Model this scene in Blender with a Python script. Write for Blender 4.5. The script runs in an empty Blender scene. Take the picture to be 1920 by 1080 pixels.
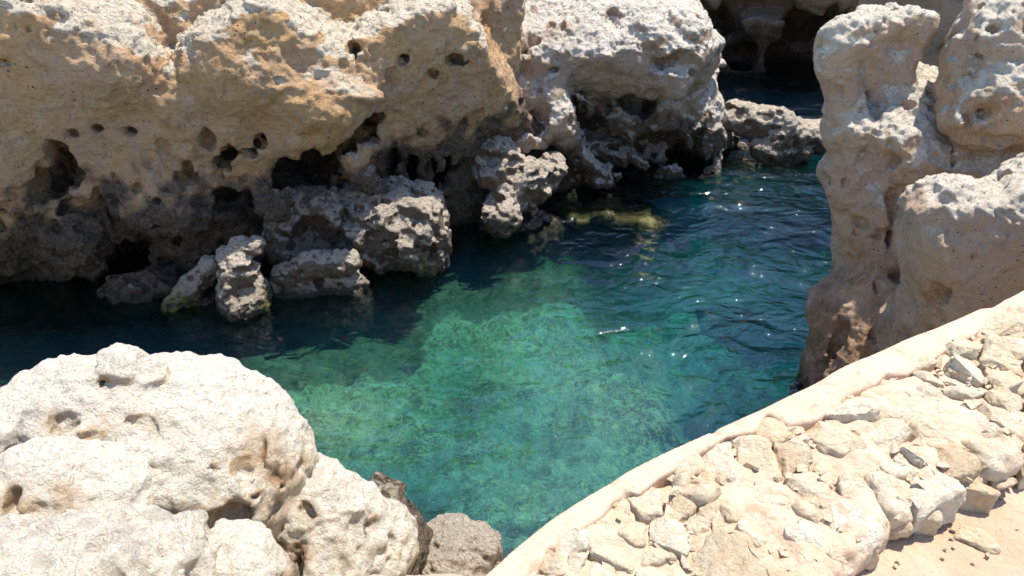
import bpy, bmesh, math, os, random
import numpy as np
from mathutils import Vector, Matrix

# ------------------------------------------------------------------ camera, sky, sun, exposure
scene = bpy.context.scene
COL = scene.collection
CAM_Z, PITCH, FPX = 6.5, math.radians(30), 1507.0
cam_d = bpy.data.cameras.new('camera')
cam = bpy.data.objects.new('camera', cam_d)
COL.objects.link(cam)
cam.location = (0, 0, CAM_Z)
cam.rotation_euler = (math.pi / 2 - PITCH, 0, 0)
cam_d.sensor_width = 36
cam_d.lens = 36 * FPX / 1920
cam_d.clip_start = .05
cam_d.clip_end = 500
scene.camera = cam

SUN_EL, SUN_AZ = math.radians(72), math.radians(57)      # azimuth from +Y towards +X
world = bpy.data.worlds.new('World')
scene.world = world
world.use_nodes = True
wn = world.node_tree
bg = wn.nodes['Background']
sky = wn.nodes.new('ShaderNodeTexSky')
sky.sky_type = 'NISHITA'
sky.sun_disc = False
sky.sun_elevation = SUN_EL
sky.sun_rotation = SUN_AZ
sky.air_density = 1.0
sky.dust_density = .15
sky.ozone_density = 3.0
wn.links.new(sky.outputs[0], bg.inputs[0])
bg.inputs[1].default_value = .15
sd = bpy.data.lights.new('sun', 'SUN')
sun = bpy.data.objects.new('sun', sd)
COL.objects.link(sun)
sd.energy = 4.5
sd.angle = math.radians(.9)
sd.color = (1, .93, .81)
sdir = Vector((math.sin(SUN_AZ) * math.cos(SUN_EL), math.cos(SUN_AZ) * math.cos(SUN_EL), math.sin(SUN_EL)))
sun.rotation_euler = sdir.to_track_quat('Z', 'Y').to_euler()
sun.location = sdir * 30
scene.view_settings.view_transform = 'Standard'
scene.view_settings.look = 'None'
scene.view_settings.gamma = 1
scene.view_settings.exposure = .82
scene.cycles.max_bounces = 10
scene.cycles.transparent_max_bounces = 8
scene.cycles.caustics_refractive = False
scene.cycles.caustics_reflective = False

Q = float(os.environ.get('ROCKQ', '1'))    # voxel size factor for quick looks
RNG = np.random.default_rng(7)
CP, SP = math.cos(PITCH), math.sin(PITCH)


# ------------------------------------------------------------------ the photo's sight lines
def ray(px, py):
    a, u = (px - 960) / FPX, (540 - py) / FPX
    return np.array([a, CP + u * SP, -SP + u * CP])


def at(px, py, y=None, z=None, f=None):
    """point on the sight line through (px, py) with the given world y, world z or forward distance"""
    d = ray(px, py)
    t = f if f is not None else (y / d[1] if y is not None else (z - CAM_Z) / d[2])
    return np.array([0, 0, CAM_Z]) + d * t


def fwd(p):
    return p[1] * CP + (CAM_Z - p[2]) * SP


# ------------------------------------------------------------------ noise
def _bspline(n, lo, h, L):
    u = np.arange(n) * h / L
    i = np.floor(u).astype(int)
    f = u - i
    m = i.max() + 4
    W = np.zeros((n, m), np.float32)
    w = [(1 - f) ** 3 / 6, (3 * f ** 3 - 6 * f ** 2 + 4) / 6, (-3 * f ** 3 + 3 * f ** 2 + 3 * f + 1) / 6, f ** 3 / 6]
    for k in range(4):
        W[np.arange(n), i + k] += w[k]
    return W


_pr = np.random.default_rng(99)
PERM = _pr.permutation(256).astype(np.int32)
PERM = np.concatenate([PERM, PERM])
GR = _pr.normal(size=(256, 3)).astype(np.float32)
GR /= np.linalg.norm(GR, axis=1)[:, None]


def perlin(P, L, seed=0):
    p = (P / L + seed * 17.31).astype(np.float32)
    i = np.floor(p).astype(np.int32)
    f = p - i
    i &= 255
    w = f * f * f * (f * (f * 6 - 15) + 10)
    out = np.zeros(len(P), np.float32)
    for dx in (0, 1):
        a = PERM[(i[:, 0] + dx) & 255]
        wx = w[:, 0] if dx else 1 - w[:, 0]
        for dy in (0, 1):
            b = PERM[(a + i[:, 1] + dy) & 255]
            wy = wx * (w[:, 1] if dy else 1 - w[:, 1])
            for dz in (0, 1):
                g = GR[PERM[(b + i[:, 2] + dz) & 255]]
                d = g[:, 0] * (f[:, 0] - dx) + g[:, 1] * (f[:, 1] - dy) + g[:, 2] * (f[:, 2] - dz)
                out += d * wy * (w[:, 2] if dz else 1 - w[:, 2])
    return out * 1.9


def fbm(P, L, o=3, seed=0):
    s = 0
    a = 1.0
    for k in range(o):
        s = s + a * perlin(P, L, seed + k * 3)
        L *= .5
        a *= .5
    return s


def sst(x, a, b):
    t = np.clip((x - a) / (b - a), 0, 1)
    return t * t * (3 - 2 * t)


def smin(a, b, k):
    h = np.maximum(k - np.abs(a - b), 0) / k
    return np.minimum(a, b) - h * h * k * .25


# ------------------------------------------------------------------ a solid carved on a grid
class Rock:
    def __init__(s, lo, hi, h, seed=1):
        s.h = h * Q
        s.lo = np.array(lo, float)
        s.n = np.ceil((np.array(hi) - s.lo) / s.h).astype(int) + 1
        s.F = np.full(s.n, 9, np.float32)
        s.ax = [(s.lo[i] + np.arange(s.n[i]) * s.h).astype(np.float32) for i in range(3)]
        s.rng = np.random.default_rng(seed)
        s.log = []

    def grid(s):
        return s.ax[0][:, None, None], s.ax[1][None, :, None], s.ax[2][None, None, :]

    def _sl(s, lo, hi):
        a = np.clip(np.floor((lo - s.lo) / s.h).astype(int), 0, s.n)
        b = np.clip(np.ceil((hi - s.lo) / s.h).astype(int) + 1, 0, s.n)
        return tuple(slice(int(a[i]), int(b[i])) for i in range(3))

    def _op(s, sl, d, k, sub):
        if sub:
            s.F[sl] = -smin(-s.F[sl], d, k)
        else:
            s.F[sl] = smin(s.F[sl], d, k)

    def ell(s, c, r, k=.1, sub=False, roll=0, yaw=0, tilt=0, p=2.0):
        c, r = np.array(c, float), np.array(r, float)
        R = np.array((Matrix.Rotation(yaw, 3, 'Z') @ Matrix.Rotation(roll, 3, 'Y') @ Matrix.Rotation(tilt, 3, 'X')), float)
        ext = np.abs(R) @ r if (roll or yaw or tilt) else r
        m = ext * (1.25 if sub else 1.6) + k * 1.2
        if sub:
            m = ext + k * 1.5
        sl = s._sl(c - m, c + m)
        if any(q.stop <= q.start for q in sl):
            return
        X = s.ax[0][sl[0]][:, None, None] - c[0]
        Y = s.ax[1][sl[1]][None, :, None] - c[1]
        Z = s.ax[2][sl[2]][None, None, :] - c[2]
        q = [(R[0, i] * X + R[1, i] * Y + R[2, i] * Z) / r[i] for i in range(3)]
        if p == 2.0:
            k0 = np.sqrt(q[0] ** 2 + q[1] ** 2 + q[2] ** 2)
        else:
            k0 = (np.abs(q[0]) ** p + np.abs(q[1]) ** p + np.abs(q[2]) ** p) ** (1 / p)
        k1 = np.sqrt((q[0] / r[0]) ** 2 + (q[1] / r[1]) ** 2 + (q[2] / r[2]) ** 2) + 1e-6
        d = (k0 * (k0 - 1) / k1).astype(np.float32)
        s._op(sl, d, k, sub)

    def cap(s, a, b, ra, rb, k=.1, sub=False):
        a, b = np.array(a, float), np.array(b, float)
        rm = max(ra, rb) + k * 1.5 + .1
        sl = s._sl(np.minimum(a, b) - rm, np.maximum(a, b) + rm)
        if any(q.stop <= q.start for q in sl):
            return
        X = s.ax[0][sl[0]][:, None, None] - a[0]
        Y = s.ax[1][sl[1]][None, :, None] - a[1]
        Z = s.ax[2][sl[2]][None, None, :] - a[2]
        v = b - a
        t = np.clip((X * v[0] + Y * v[1] + Z * v[2]) / max(v @ v, 1e-6), 0, 1)
        d = np.sqrt((X - t * v[0]) ** 2 + (Y - t * v[1]) ** 2 + (Z - t * v[2]) ** 2) - (ra + (rb - ra) * t)
        s._op(sl, d.astype(np.float32), k, sub)

    def chain(s, pts, rs, k=.1, sub=False):
        for i in range(len(pts) - 1):
            s.cap(pts[i], pts[i + 1], rs[i], rs[i + 1], k, sub)

    def hit(s, px, py):
        d = ray(px, py)
        t = np.arange(2, 40, s.h * .4)
        P = np.array([0, 0, CAM_Z]) + d * t[:, None]
        I = np.round((P - s.lo) / s.h).astype(int)
        ok = np.all((I >= 1) & (I < s.n - 1), axis=1)
        if not ok.any():
            return None
        I, P = I[ok], P[ok]
        v = s.F[I[:, 0], I[:, 1], I[:, 2]] < 0
        if not v.any():
            return None
        return P[np.argmax(v)]

    def brush(s, px, py, rx, ry, dep, sub=True, k=.06, push=0, roll=0, p=2.0):
        """add or carve an ellipsoid where the sight line meets the rock; rx, ry in photo pixels"""
        c = s.hit(px, py)
        if c is None:
            return
        m = fwd(c) / FPX
        d = ray(px, py)
        d /= np.linalg.norm(d)
        s.ell(c + d * push, (max(rx * m, s.h), dep, max(ry * m / .93, s.h)), k, sub, roll=roll, p=p)
        s.log.append((c, max(rx, ry) * m, dep))
        if sub and dep >= .4:                     # a cave widens behind its mouth
            s.ell(c + d * dep * .8, (rx * m * 1.35, dep * .9, ry * m * 1.25), k, True)

    def noise(s, L):
        W = [_bspline(s.n[i], s.lo[i], s.h, L) for i in range(3)]
        g = s.rng.normal(size=[w.shape[1] for w in W]).astype(np.float32)
        g = np.einsum('ai,ijk->ajk', W[0], g, optimize=True)
        g = np.einsum('bj,ajk->abk', W[1], g, optimize=True)
        g = np.einsum('ck,abk->abc', W[2], g, optimize=True)
        return g * 3.0

    def rough(s, L, amp, mask=None, kind='n'):
        n = s.noise(L)
        if kind == 'billow':
            n = .8 - np.abs(n)
        elif kind == 'ridge':
            n = np.abs(n) - .8
        s.F += n * (amp if mask is None else amp * mask)

    def pits(s, num, r0, r1, pr=None, stretch=1.0, k=.02):
        B = np.argwhere(np.abs(s.F) < s.h * .8)
        if not len(B):
            return
        P = s.lo + B * s.h
        if pr is not None:
            w = np.clip(pr(P), 0, None) + 1e-9
            idx = s.rng.choice(len(P), num, p=w / w.sum())
        else:
            idx = s.rng.choice(len(P), num)
        for c in P[idx]:
            r = r0 + (r1 - r0) * s.rng.random() ** 2
            q = r * (1 + stretch * (s.rng.random(3) - .3))
            s.ell(c, np.maximum(q, s.h * .8), k, True)

    def surface(s):
        F, h = s.F, s.h
        for a in range(3):
            i0 = [slice(None)] * 3
            i0[a] = 0
            F[tuple(i0)] = np.maximum(F[tuple(i0)], h)
            i0[a] = -1
            F[tuple(i0)] = np.maximum(F[tuple(i0)], h)
        S = F < 0
        nx, ny, nz = F.shape

        def c(A, i, j, k):
            return A[i:nx - 1 + i, j:ny - 1 + j, k:nz - 1 + k]
        any_ = np.zeros((nx - 1, ny - 1, nz - 1), bool)
        all_ = np.ones_like(any_)
        for i in (0, 1):
            for j in (0, 1):
                for k in (0, 1):
                    q = c(S, i, j, k)
                    any_ |= q
                    all_ &= q
        act = any_ & ~all_
        A = np.argwhere(act)
        idx = np.full(act.shape, -1, np.int32)
        idx[A[:, 0], A[:, 1], A[:, 2]] = np.arange(len(A))
        V = np.zeros((len(A), 3), np.float32)
        cnt = np.zeros(len(A), np.float32)
        cor = {}
        for i in (0, 1):
            for j in (0, 1):
                for k in (0, 1):
                    cor[i, j, k] = F[A[:, 0] + i, A[:, 1] + j, A[:, 2] + k]
        for a in range(3):
            o = [b for b in range(3) if b != a]
            for u in (0, 1):
                for v in (0, 1):
                    e0 = [0, 0, 0]
                    e0[o[0]], e0[o[1]] = u, v
                    e1 = list(e0)
                    e1[a] = 1
                    f0, f1 = cor[tuple(e0)], cor[tuple(e1)]
                    m = (f0 < 0) != (f1 < 0)
                    t = np.where(m, f0 / np.where(m, f0 - f1, 1), 0)
                    for b in range(3):
                        V[:, b] += m * (e0[b] + (t if b == a else 0))
                    cnt += m
        V /= np.maximum(cnt, 1)[:, None]
        V = ((A + V) * h + s.lo).astype(np.float32)
        quads = []
        for a in range(3):
            sh = [slice(1, -1)] * 3
            s0 = list(sh)
            s1 = list(sh)
            s0[a] = slice(0, -1)
            s1[a] = slice(1, None)
            D = S[tuple(s0)] != S[tuple(s1)]
            E = np.argwhere(D)
            off = np.array([0 if b == a else 1 for b in range(3)])
            E = E + off
            sgn = S[E[:, 0], E[:, 1], E[:, 2]]
            b, d = (a + 1) % 3, (a + 2) % 3
            qs = []
            for (ob, od) in ((-1, -1), (0, -1), (0, 0), (-1, 0)):
                G = E.copy()
                G[:, b] += ob
                G[:, d] += od
                qs.append(idx[G[:, 0], G[:, 1], G[:, 2]])
            q = np.stack(qs, 1)
            q[~sgn] = q[~sgn][:, ::-1]
            quads.append(q)
        Qd = np.concatenate(quads)
        # keep only the main body
        lab = np.arange(len(V))
        e = np.concatenate([Qd[:, [0, 1]], Qd[:, [1, 2]], Qd[:, [2, 3]]])
        for _ in range(200):
            m = np.minimum(lab[e[:, 0]], lab[e[:, 1]])
            new = lab.copy()
            np.minimum.at(new, e[:, 0], m)
            np.minimum.at(new, e[:, 1], m)
            new = new[new]
            new = new[new]
            if (new == lab).all():
                break
            lab = new
        cntl = np.bincount(lab, minlength=len(V))
        keep = lab == np.argmax(cntl)
        re = np.cumsum(keep) - 1
        Qd = re[Qd[keep[Qd[:, 0]]]]
        V = V[keep]
        s.F = None
        return V, Qd


def vnormals(V, Qd):
    d1 = V[Qd[:, 2]] - V[Qd[:, 0]]
    d2 = V[Qd[:, 3]] - V[Qd[:, 1]]
    fn = np.cross(d1, d2)
    N = np.zeros_like(V)
    for i in range(Qd.shape[1]):
        for a in range(3):
            N[:, a] += np.bincount(Qd[:, i], fn[:, a], len(V))
    return N / (np.linalg.norm(N, axis=1)[:, None] + 1e-9)


def mesh_from(name, V, Qd, mat, mask=None, origin=None, smooth=True):
    me = bpy.data.meshes.new(name)
    V = np.asarray(V, np.float32)
    if origin is None:
        origin = np.array([V[:, 0].mean(), V[:, 1].mean(), V[:, 2].min()])
    Vl = V - origin.astype(np.float32)
    n, m, w = len(V), len(Qd), Qd.shape[1]
    me.vertices.add(n)
    me.vertices.foreach_set('co', Vl.ravel())
    me.loops.add(m * w)
    me.loops.foreach_set('vertex_index', Qd.astype(np.int32).ravel())
    me.polygons.add(m)
    me.polygons.foreach_set('loop_start', np.arange(0, m * w, w, dtype=np.int32))
    me.polygons.foreach_set('loop_total', np.full(m, w, np.int32))
    me.polygons.foreach_set('use_smooth', np.full(m, smooth))
    me.update()
    if mask is not None:
        at_ = me.attributes.new('mask', 'FLOAT_COLOR', 'POINT')
        at_.data.foreach_set('color', np.clip(mask, 0, 1).astype(np.float32).ravel())
    me.materials.append(mat)
    o = bpy.data.objects.new(name, me)
    o.location = [float(v) for v in origin]
    COL.objects.link(o)
    return o


def tag(o, label=None, cat=None, group=None, kind=None):
    if label:
        o['label'] = label
    if cat:
        o['category'] = cat
    if group:
        o['group'] = group
    if kind:
        o['kind'] = kind
    return o


# ------------------------------------------------------------------ materials
def new_mat(name):
    m = bpy.data.materials.new(name)
    m.use_nodes = True
    nt = m.node_tree
    nt.nodes.clear()
    return m, nt


class NT:
    """short-hand for node trees"""
    def __init__(s, nt):
        s.nt = nt

    def n(s, t, **kw):
        nd = s.nt.nodes.new(t)
        for k, v in kw.items():
            setattr(nd, k, v)
        return nd

    def put(s, sock, v):
        if isinstance(v, bpy.types.NodeSocket):
            s.nt.links.new(v, sock)
        elif isinstance(v, (tuple, list)) and len(v) == 3 and sock.type == 'RGBA':
            sock.default_value = (*v, 1)
        else:
            sock.default_value = v

    def noise(s, vec, scale, detail=4, rough=.55, dist=0, out=0):
        nd = s.n('ShaderNodeTexNoise')
        s.put(nd.inputs['Vector'], vec)
        nd.inputs['Scale'].default_value = scale
        nd.inputs['Detail'].default_value = detail
        nd.inputs['Roughness'].default_value = rough
        nd.inputs['Distortion'].default_value = dist
        return nd.outputs[out]

    def voro(s, vec, scale, feature='F1', rnd=1.0):
        nd = s.n('ShaderNodeTexVoronoi', feature=feature)
        s.put(nd.inputs['Vector'], vec)
        nd.inputs['Scale'].default_value = scale
        nd.inputs['Randomness'].default_value = rnd
        return nd.outputs['Distance']

    def math(s, op, a, b=0.0, clamp=False):
        nd = s.n('ShaderNodeMath', operation=op)
        nd.use_clamp = clamp
        s.put(nd.inputs[0], a)
        s.put(nd.inputs[1], b)
        return nd.outputs[0]

    def ramp(s, v, a, b, c=0.0, d=1.0):
        nd = s.n('ShaderNodeMapRange', interpolation_type='SMOOTHSTEP')
        s.put(nd.inputs[0], v)
        for i, q in enumerate((a, b, c, d)):
            s.put(nd.inputs[1 + i], q)
        return nd.outputs[0]

    def mix(s, f, a, b, blend='MIX'):
        nd = s.n('ShaderNodeMix', data_type='RGBA', blend_type=blend)
        s.put(nd.inputs[0], f)
        s.put(nd.inputs[6], a)
        s.put(nd.inputs[7], b)
        return nd.outputs[2]

    def vmul(s, v, xyz):
        nd = s.n('ShaderNodeVectorMath', operation='MULTIPLY')
        s.put(nd.inputs[0], v)
        nd.inputs[1].default_value = xyz
        return nd.outputs[0]

    def bump(s, h, strength, dist, normal=None):
        nd = s.n('ShaderNodeBump')
        s.put(nd.inputs['Height'], h)
        s.put(nd.inputs['Strength'], strength)
        nd.inputs['Distance'].default_value = dist
        if normal is not None:
            s.put(nd.inputs['Normal'], normal)
        return nd.outputs[0]


def rock_mat(name, A=(.68, .41, .175), B=(.64, .42, .265), CR=(.78, .68, .54), CR2=(.54, .44, .33), DK=(.085, .064, .048),
             DK2=(.22, .165, .12), OR=(.42, .19, .06), sc=1.0, crust_bump=1.0, spots=.5, wet_top=.14, stripe=.5, seed=0.0, relief=1.0, grime=1.0):
    """limestone: two body tones, pale crust (mask R), dark pitted karst (mask G), ochre stain (mask B), algae (mask A)"""
    m, nt = new_mat(name)
    t = NT(nt)
    geo = t.n('ShaderNodeNewGeometry')
    pos0 = geo.outputs['Position']
    off = t.n('ShaderNodeVectorMath', operation='ADD')
    t.put(off.inputs[0], pos0)
    off.inputs[1].default_value = (seed, seed * .7, seed * .3)
    pos = off.outputs[0]
    at_ = t.n('ShaderNodeAttribute', attribute_name='mask')
    sep = t.n('ShaderNodeSeparateColor')
    t.put(sep.inputs[0], at_.outputs['Color'])
    R, G, Bm, Am = sep.outputs[0], sep.outputs[1], sep.outputs[2], at_.outputs['Alpha']
    big = t.noise(pos, .9 * sc, 5, .6, .4)
    mid = t.noise(pos, 5 * sc, 5, .65, .3)
    fine = t.noise(pos, 26 * sc, 4, .7, .2)
    band = t.noise(t.vmul(pos, (1.2 * sc, 1.2 * sc, 11 * sc)), 1.6, 5, .65, 1.2)
    col = t.mix(t.ramp(t.math('ADD', big, t.math('MULTIPLY', mid, .35)), .5, .85), A, B)
    # thin bedding streaks, a little lighter and darker than the body
    col = t.mix(t.math('MULTIPLY', t.ramp(band, .35, .7), stripe), col, t.mix(.5, col, (.62, .50, .36)))
    col = t.mix(t.math('MULTIPLY', t.ramp(band, .52, .35), stripe * .8), col, t.mix(.45, col, (.20, .12, .07)))
    dirt = t.noise(pos, 2.3 * sc, 6, .7, .8)
    col = t.mix(t.math('MULTIPLY', t.ramp(dirt, .50, .72), .55 * grime), col, (.20, .13, .085))
    pale = t.noise(pos, 4.1 * sc, 8, .75, .6)
    col = t.mix(t.math('MULTIPLY', t.ramp(pale, .50, .68), .45), col, t.mix(.4, CR, (.72, .54, .36)))
    tiny = t.noise(pos, 17 * sc, 6, .8)
    col = t.mix(t.math('MULTIPLY', t.ramp(tiny, .52, .64), .35 * grime), col, (.16, .105, .07))
    # ochre
    col = t.mix(t.math('MULTIPLY', Bm, t.ramp(mid, .35, .62)), col, OR)
    # dark pitted karst
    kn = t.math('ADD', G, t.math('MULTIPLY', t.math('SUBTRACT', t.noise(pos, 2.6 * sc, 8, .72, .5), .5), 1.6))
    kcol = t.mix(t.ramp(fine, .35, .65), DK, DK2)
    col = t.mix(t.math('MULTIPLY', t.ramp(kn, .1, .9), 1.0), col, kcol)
    # pale crust, broken up
    frac = t.noise(pos, 3.2 * sc, 9, .74, .3)
    cn = t.math('ADD', t.math('SUBTRACT', t.math('SUBTRACT', t.math('MULTIPLY', R, 1.45), .32), t.math('MULTIPLY', Bm, .9)), t.math('MULTIPLY', t.math('SUBTRACT', frac, .5), 2.6))
    cmask = t.ramp(cn, .05, 1.05)
    v = t.voro(t.mix(.06, pos, t.noise(pos, 9 * sc, 3, .6, 0, 1)), 17 * sc)
    lump = t.noise(pos, 13 * sc, 5, .7, .6)
    ccol = t.mix(t.ramp(t.math('ADD', t.math('MULTIPLY', lump, .6), t.math('MULTIPLY', fine, .5)), .52, .70), CR, CR2)
    ccol = t.mix(t.math('MULTIPLY', t.ramp(G, .2, .9), .30), ccol, t.mix(t.ramp(fine, .4, .6), (.17, .135, .105), (.38, .31, .24)))
    col = t.mix(cmask, col, ccol)
    # small pits: dark spots painted in for their inner shade, with matching dents
    sv = t.voro(pos, 9 * sc)
    sm = t.math('MULTIPLY', t.ramp(sv, .17, .09), t.ramp(t.noise(pos, 1.7 * sc, 2), .48, .6))
    col = t.mix(t.math('MULTIPLY', sm, spots), col, (.06, .035, .025))
    sv2 = t.voro(pos, 19 * sc)
    sm2 = t.math('MULTIPLY', t.ramp(sv2, .20, .10), t.ramp(t.noise(pos, 1.1 * sc, 4, .7), .46, .60))
    sm = t.math('MAXIMUM', sm, sm2)
    col = t.mix(t.math('MULTIPLY', sm2, spots * .9), col, (.09, .055, .035))
    # wet, algae-darkened foot
    xyz = t.n('ShaderNodeSeparateXYZ')
    t.put(xyz.inputs[0], pos0)
    zz = t.math('ADD', xyz.outputs[2], t.math('MULTIPLY', t.math('SUBTRACT', mid, .5), .35))
    wet = t.ramp(zz, wet_top + .1, wet_top - .1)
    col = t.mix(t.math('MULTIPLY', wet, .75), col, (.045, .045, .035))
    col = t.mix(t.math('MULTIPLY', Am, t.ramp(mid, .42, .55)), col, t.mix(t.ramp(fine, .4, .6), (.20, .19, .035), (.36, .30, .07)))
    bs = t.n('ShaderNodeBsdfPrincipled')
    t.put(bs.inputs['Base Color'], col)
    t.put(bs.inputs['Roughness'], t.ramp(wet, 0, 1, .92, .35))
    bs.inputs['Specular IOR Level'].default_value = .25
    # relief
    crag = t.noise(pos, 9 * sc, 9, .72, .35)
    rdg = t.math('ABSOLUTE', t.math('SUBTRACT', t.noise(pos, 7 * sc, 6, .65, .6), .5))
    h1 = t.math('ADD', t.math('MULTIPLY', crag, 2.6 * relief), t.math('MULTIPLY', rdg, -1.6 * relief))
    h2 = t.math('MULTIPLY', t.math('ADD', t.math('MULTIPLY', v, .35), t.math('MULTIPLY', lump, -2.2)), t.math('MULTIPLY', t.math('ADD', cmask, G), crust_bump))
    h3 = t.math('MULTIPLY', band, stripe * .8)
    h4 = t.math('MULTIPLY', sm, -.6 * spots)
    h = t.math('ADD', t.math('ADD', h1, h2), t.math('ADD', h3, h4))
    grit = t.noise(pos, 80 * sc, 3, .7)
    h = t.math('ADD', h, t.math('MULTIPLY', grit, .25))
    t.put(bs.inputs['Normal'], t.bump(h, .9, .05 / sc))
    out = t.n('ShaderNodeOutputMaterial')
    t.put(out.inputs[0], bs.outputs[0])
    return m


M_CLIFF = rock_mat('cliff_stone', spots=.95)
M_OUT = rock_mat('outcrop_stone', A=(.52, .35, .23), B=(.56, .42, .32), CR=(.80, .73, .63), CR2=(.55, .47, .38), spots=.7, stripe=.2, seed=3)
M_KARST = rock_mat('karst_stone', A=(.19, .14, .10), B=(.25, .19, .145), CR=(.66, .57, .46), CR2=(.30, .235, .175), spots=.8,
                   stripe=.0, sc=1.5, crust_bump=1.4, seed=7)
M_PILLAR = rock_mat('pillar_stone', A=(.70, .49, .31), B=(.68, .49, .37), CR=(.84, .76, .63), CR2=(.60, .50, .38), grime=.6, DK=(.20, .11, .06), DK2=(.40, .25, .15),
                    spots=.8, stripe=.15, sc=1.5, seed=11, relief=1.3)
M_BOULDER = rock_mat('boulder_stone', A=(.70, .54, .36), B=(.74, .62, .46), CR=(.86, .79, .67), CR2=(.66, .57, .45), grime=.4, relief=1.4, spots=.25,
                     stripe=.0, sc=2.0, crust_bump=.8, OR=(.40, .24, .12), seed=5)
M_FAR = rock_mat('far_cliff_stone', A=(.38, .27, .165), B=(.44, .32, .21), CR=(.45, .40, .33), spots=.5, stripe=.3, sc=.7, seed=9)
M_PINK = rock_mat('pink_cliff_stone', A=(.56, .37, .26), B=(.56, .37, .23), CR=(.55, .48, .40), spots=.5, stripe=.3, sc=.8, seed=13)


def finish(r, name, mat, crust=(.35, .62), karst_z=None, crust_amp=.012, fine_amp=.006, karst_amp=.0, craggy=1.0, ochre=None, algae=None,
           crust_fn=None, karst_fn=None, label=None, cat=None, group=None, kind=None):
    V, Qd = r.surface()
    N = vnormals(V, Qd)
    # broad normal for the crust mask: average over a coarse cell
    n1 = fbm(V, .5, 3, 5)
    nz = N[:, 2]
    cr = sst(nz + .22 * n1, crust[0], crust[1])
    if crust_fn is not None:
        cr = crust_fn(V, N, cr, n1)
    ka = np.zeros(len(V))
    if karst_z is not None:
        ka = sst(V[:, 2] + .35 * n1, karst_z[1], karst_z[0])
    if karst_fn is not None:
        ka = karst_fn(V, N, ka, n1)
    oc = np.zeros(len(V))
    for (p, rad, a) in (ochre or []):
        oc = np.maximum(oc, a * np.exp(-((V - p) ** 2).sum(1) / rad ** 2))
    al = np.zeros(len(V))
    for (p, rad, a) in (algae or []):
        al = np.maximum(al, a * np.exp(-((V - p) ** 2).sum(1) / rad ** 2))
    d = 0
    cc = np.maximum(cr, ka)
    for q_, (L, seed_) in enumerate(((.26, 2), (.14, 3), (.075, 4))):
        n_ = perlin(V, L, seed_)
        d = d + craggy * L * ((.45 + .4 * cc) * (.5 - 1.6 * np.abs(n_)) + .25 * perlin(V, L * .8, seed_ + 9)) * .16
    d = d + (crust_amp + karst_amp) * cc * (1 - 2.2 * np.abs(perlin(V, .16, 5)) + perlin(V, .055, 6)) + fine_amp * perlin(V, .055, 7)
    V = V + N * d[:, None].astype(np.float32)
    o = mesh_from(name, V, Qd, mat, np.stack([cr, ka, oc, al], 1))
    return tag(o, label, cat, group, kind)


# ------------------------------------------------------------------ the tall honey-coloured cliff on the left
def table(xs, zs, T, X, Z):
    """bilinear look-up of a table of fronts over x and z"""
    T = np.array(T, float)
    col = np.stack([np.interp(X.ravel(), xs, T[i]) for i in range(len(zs))], 0)      # z rows, x
    out = np.empty((len(X.ravel()), len(Z.ravel())), np.float32)
    for i in range(out.shape[0]):
        out[i] = np.interp(Z.ravel(), zs, col[:, i])
    return out


def smooth_rows(A, k, ax):
    K = np.hanning(2 * k + 3)[1:-1]
    K /= K.sum()
    P = np.pad(A, [(k, k) if i == ax else (0, 0) for i in range(2)], mode='edge')
    return np.apply_along_axis(lambda v: np.convolve(v, K, 'valid'), ax, P).astype(np.float32)


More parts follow.
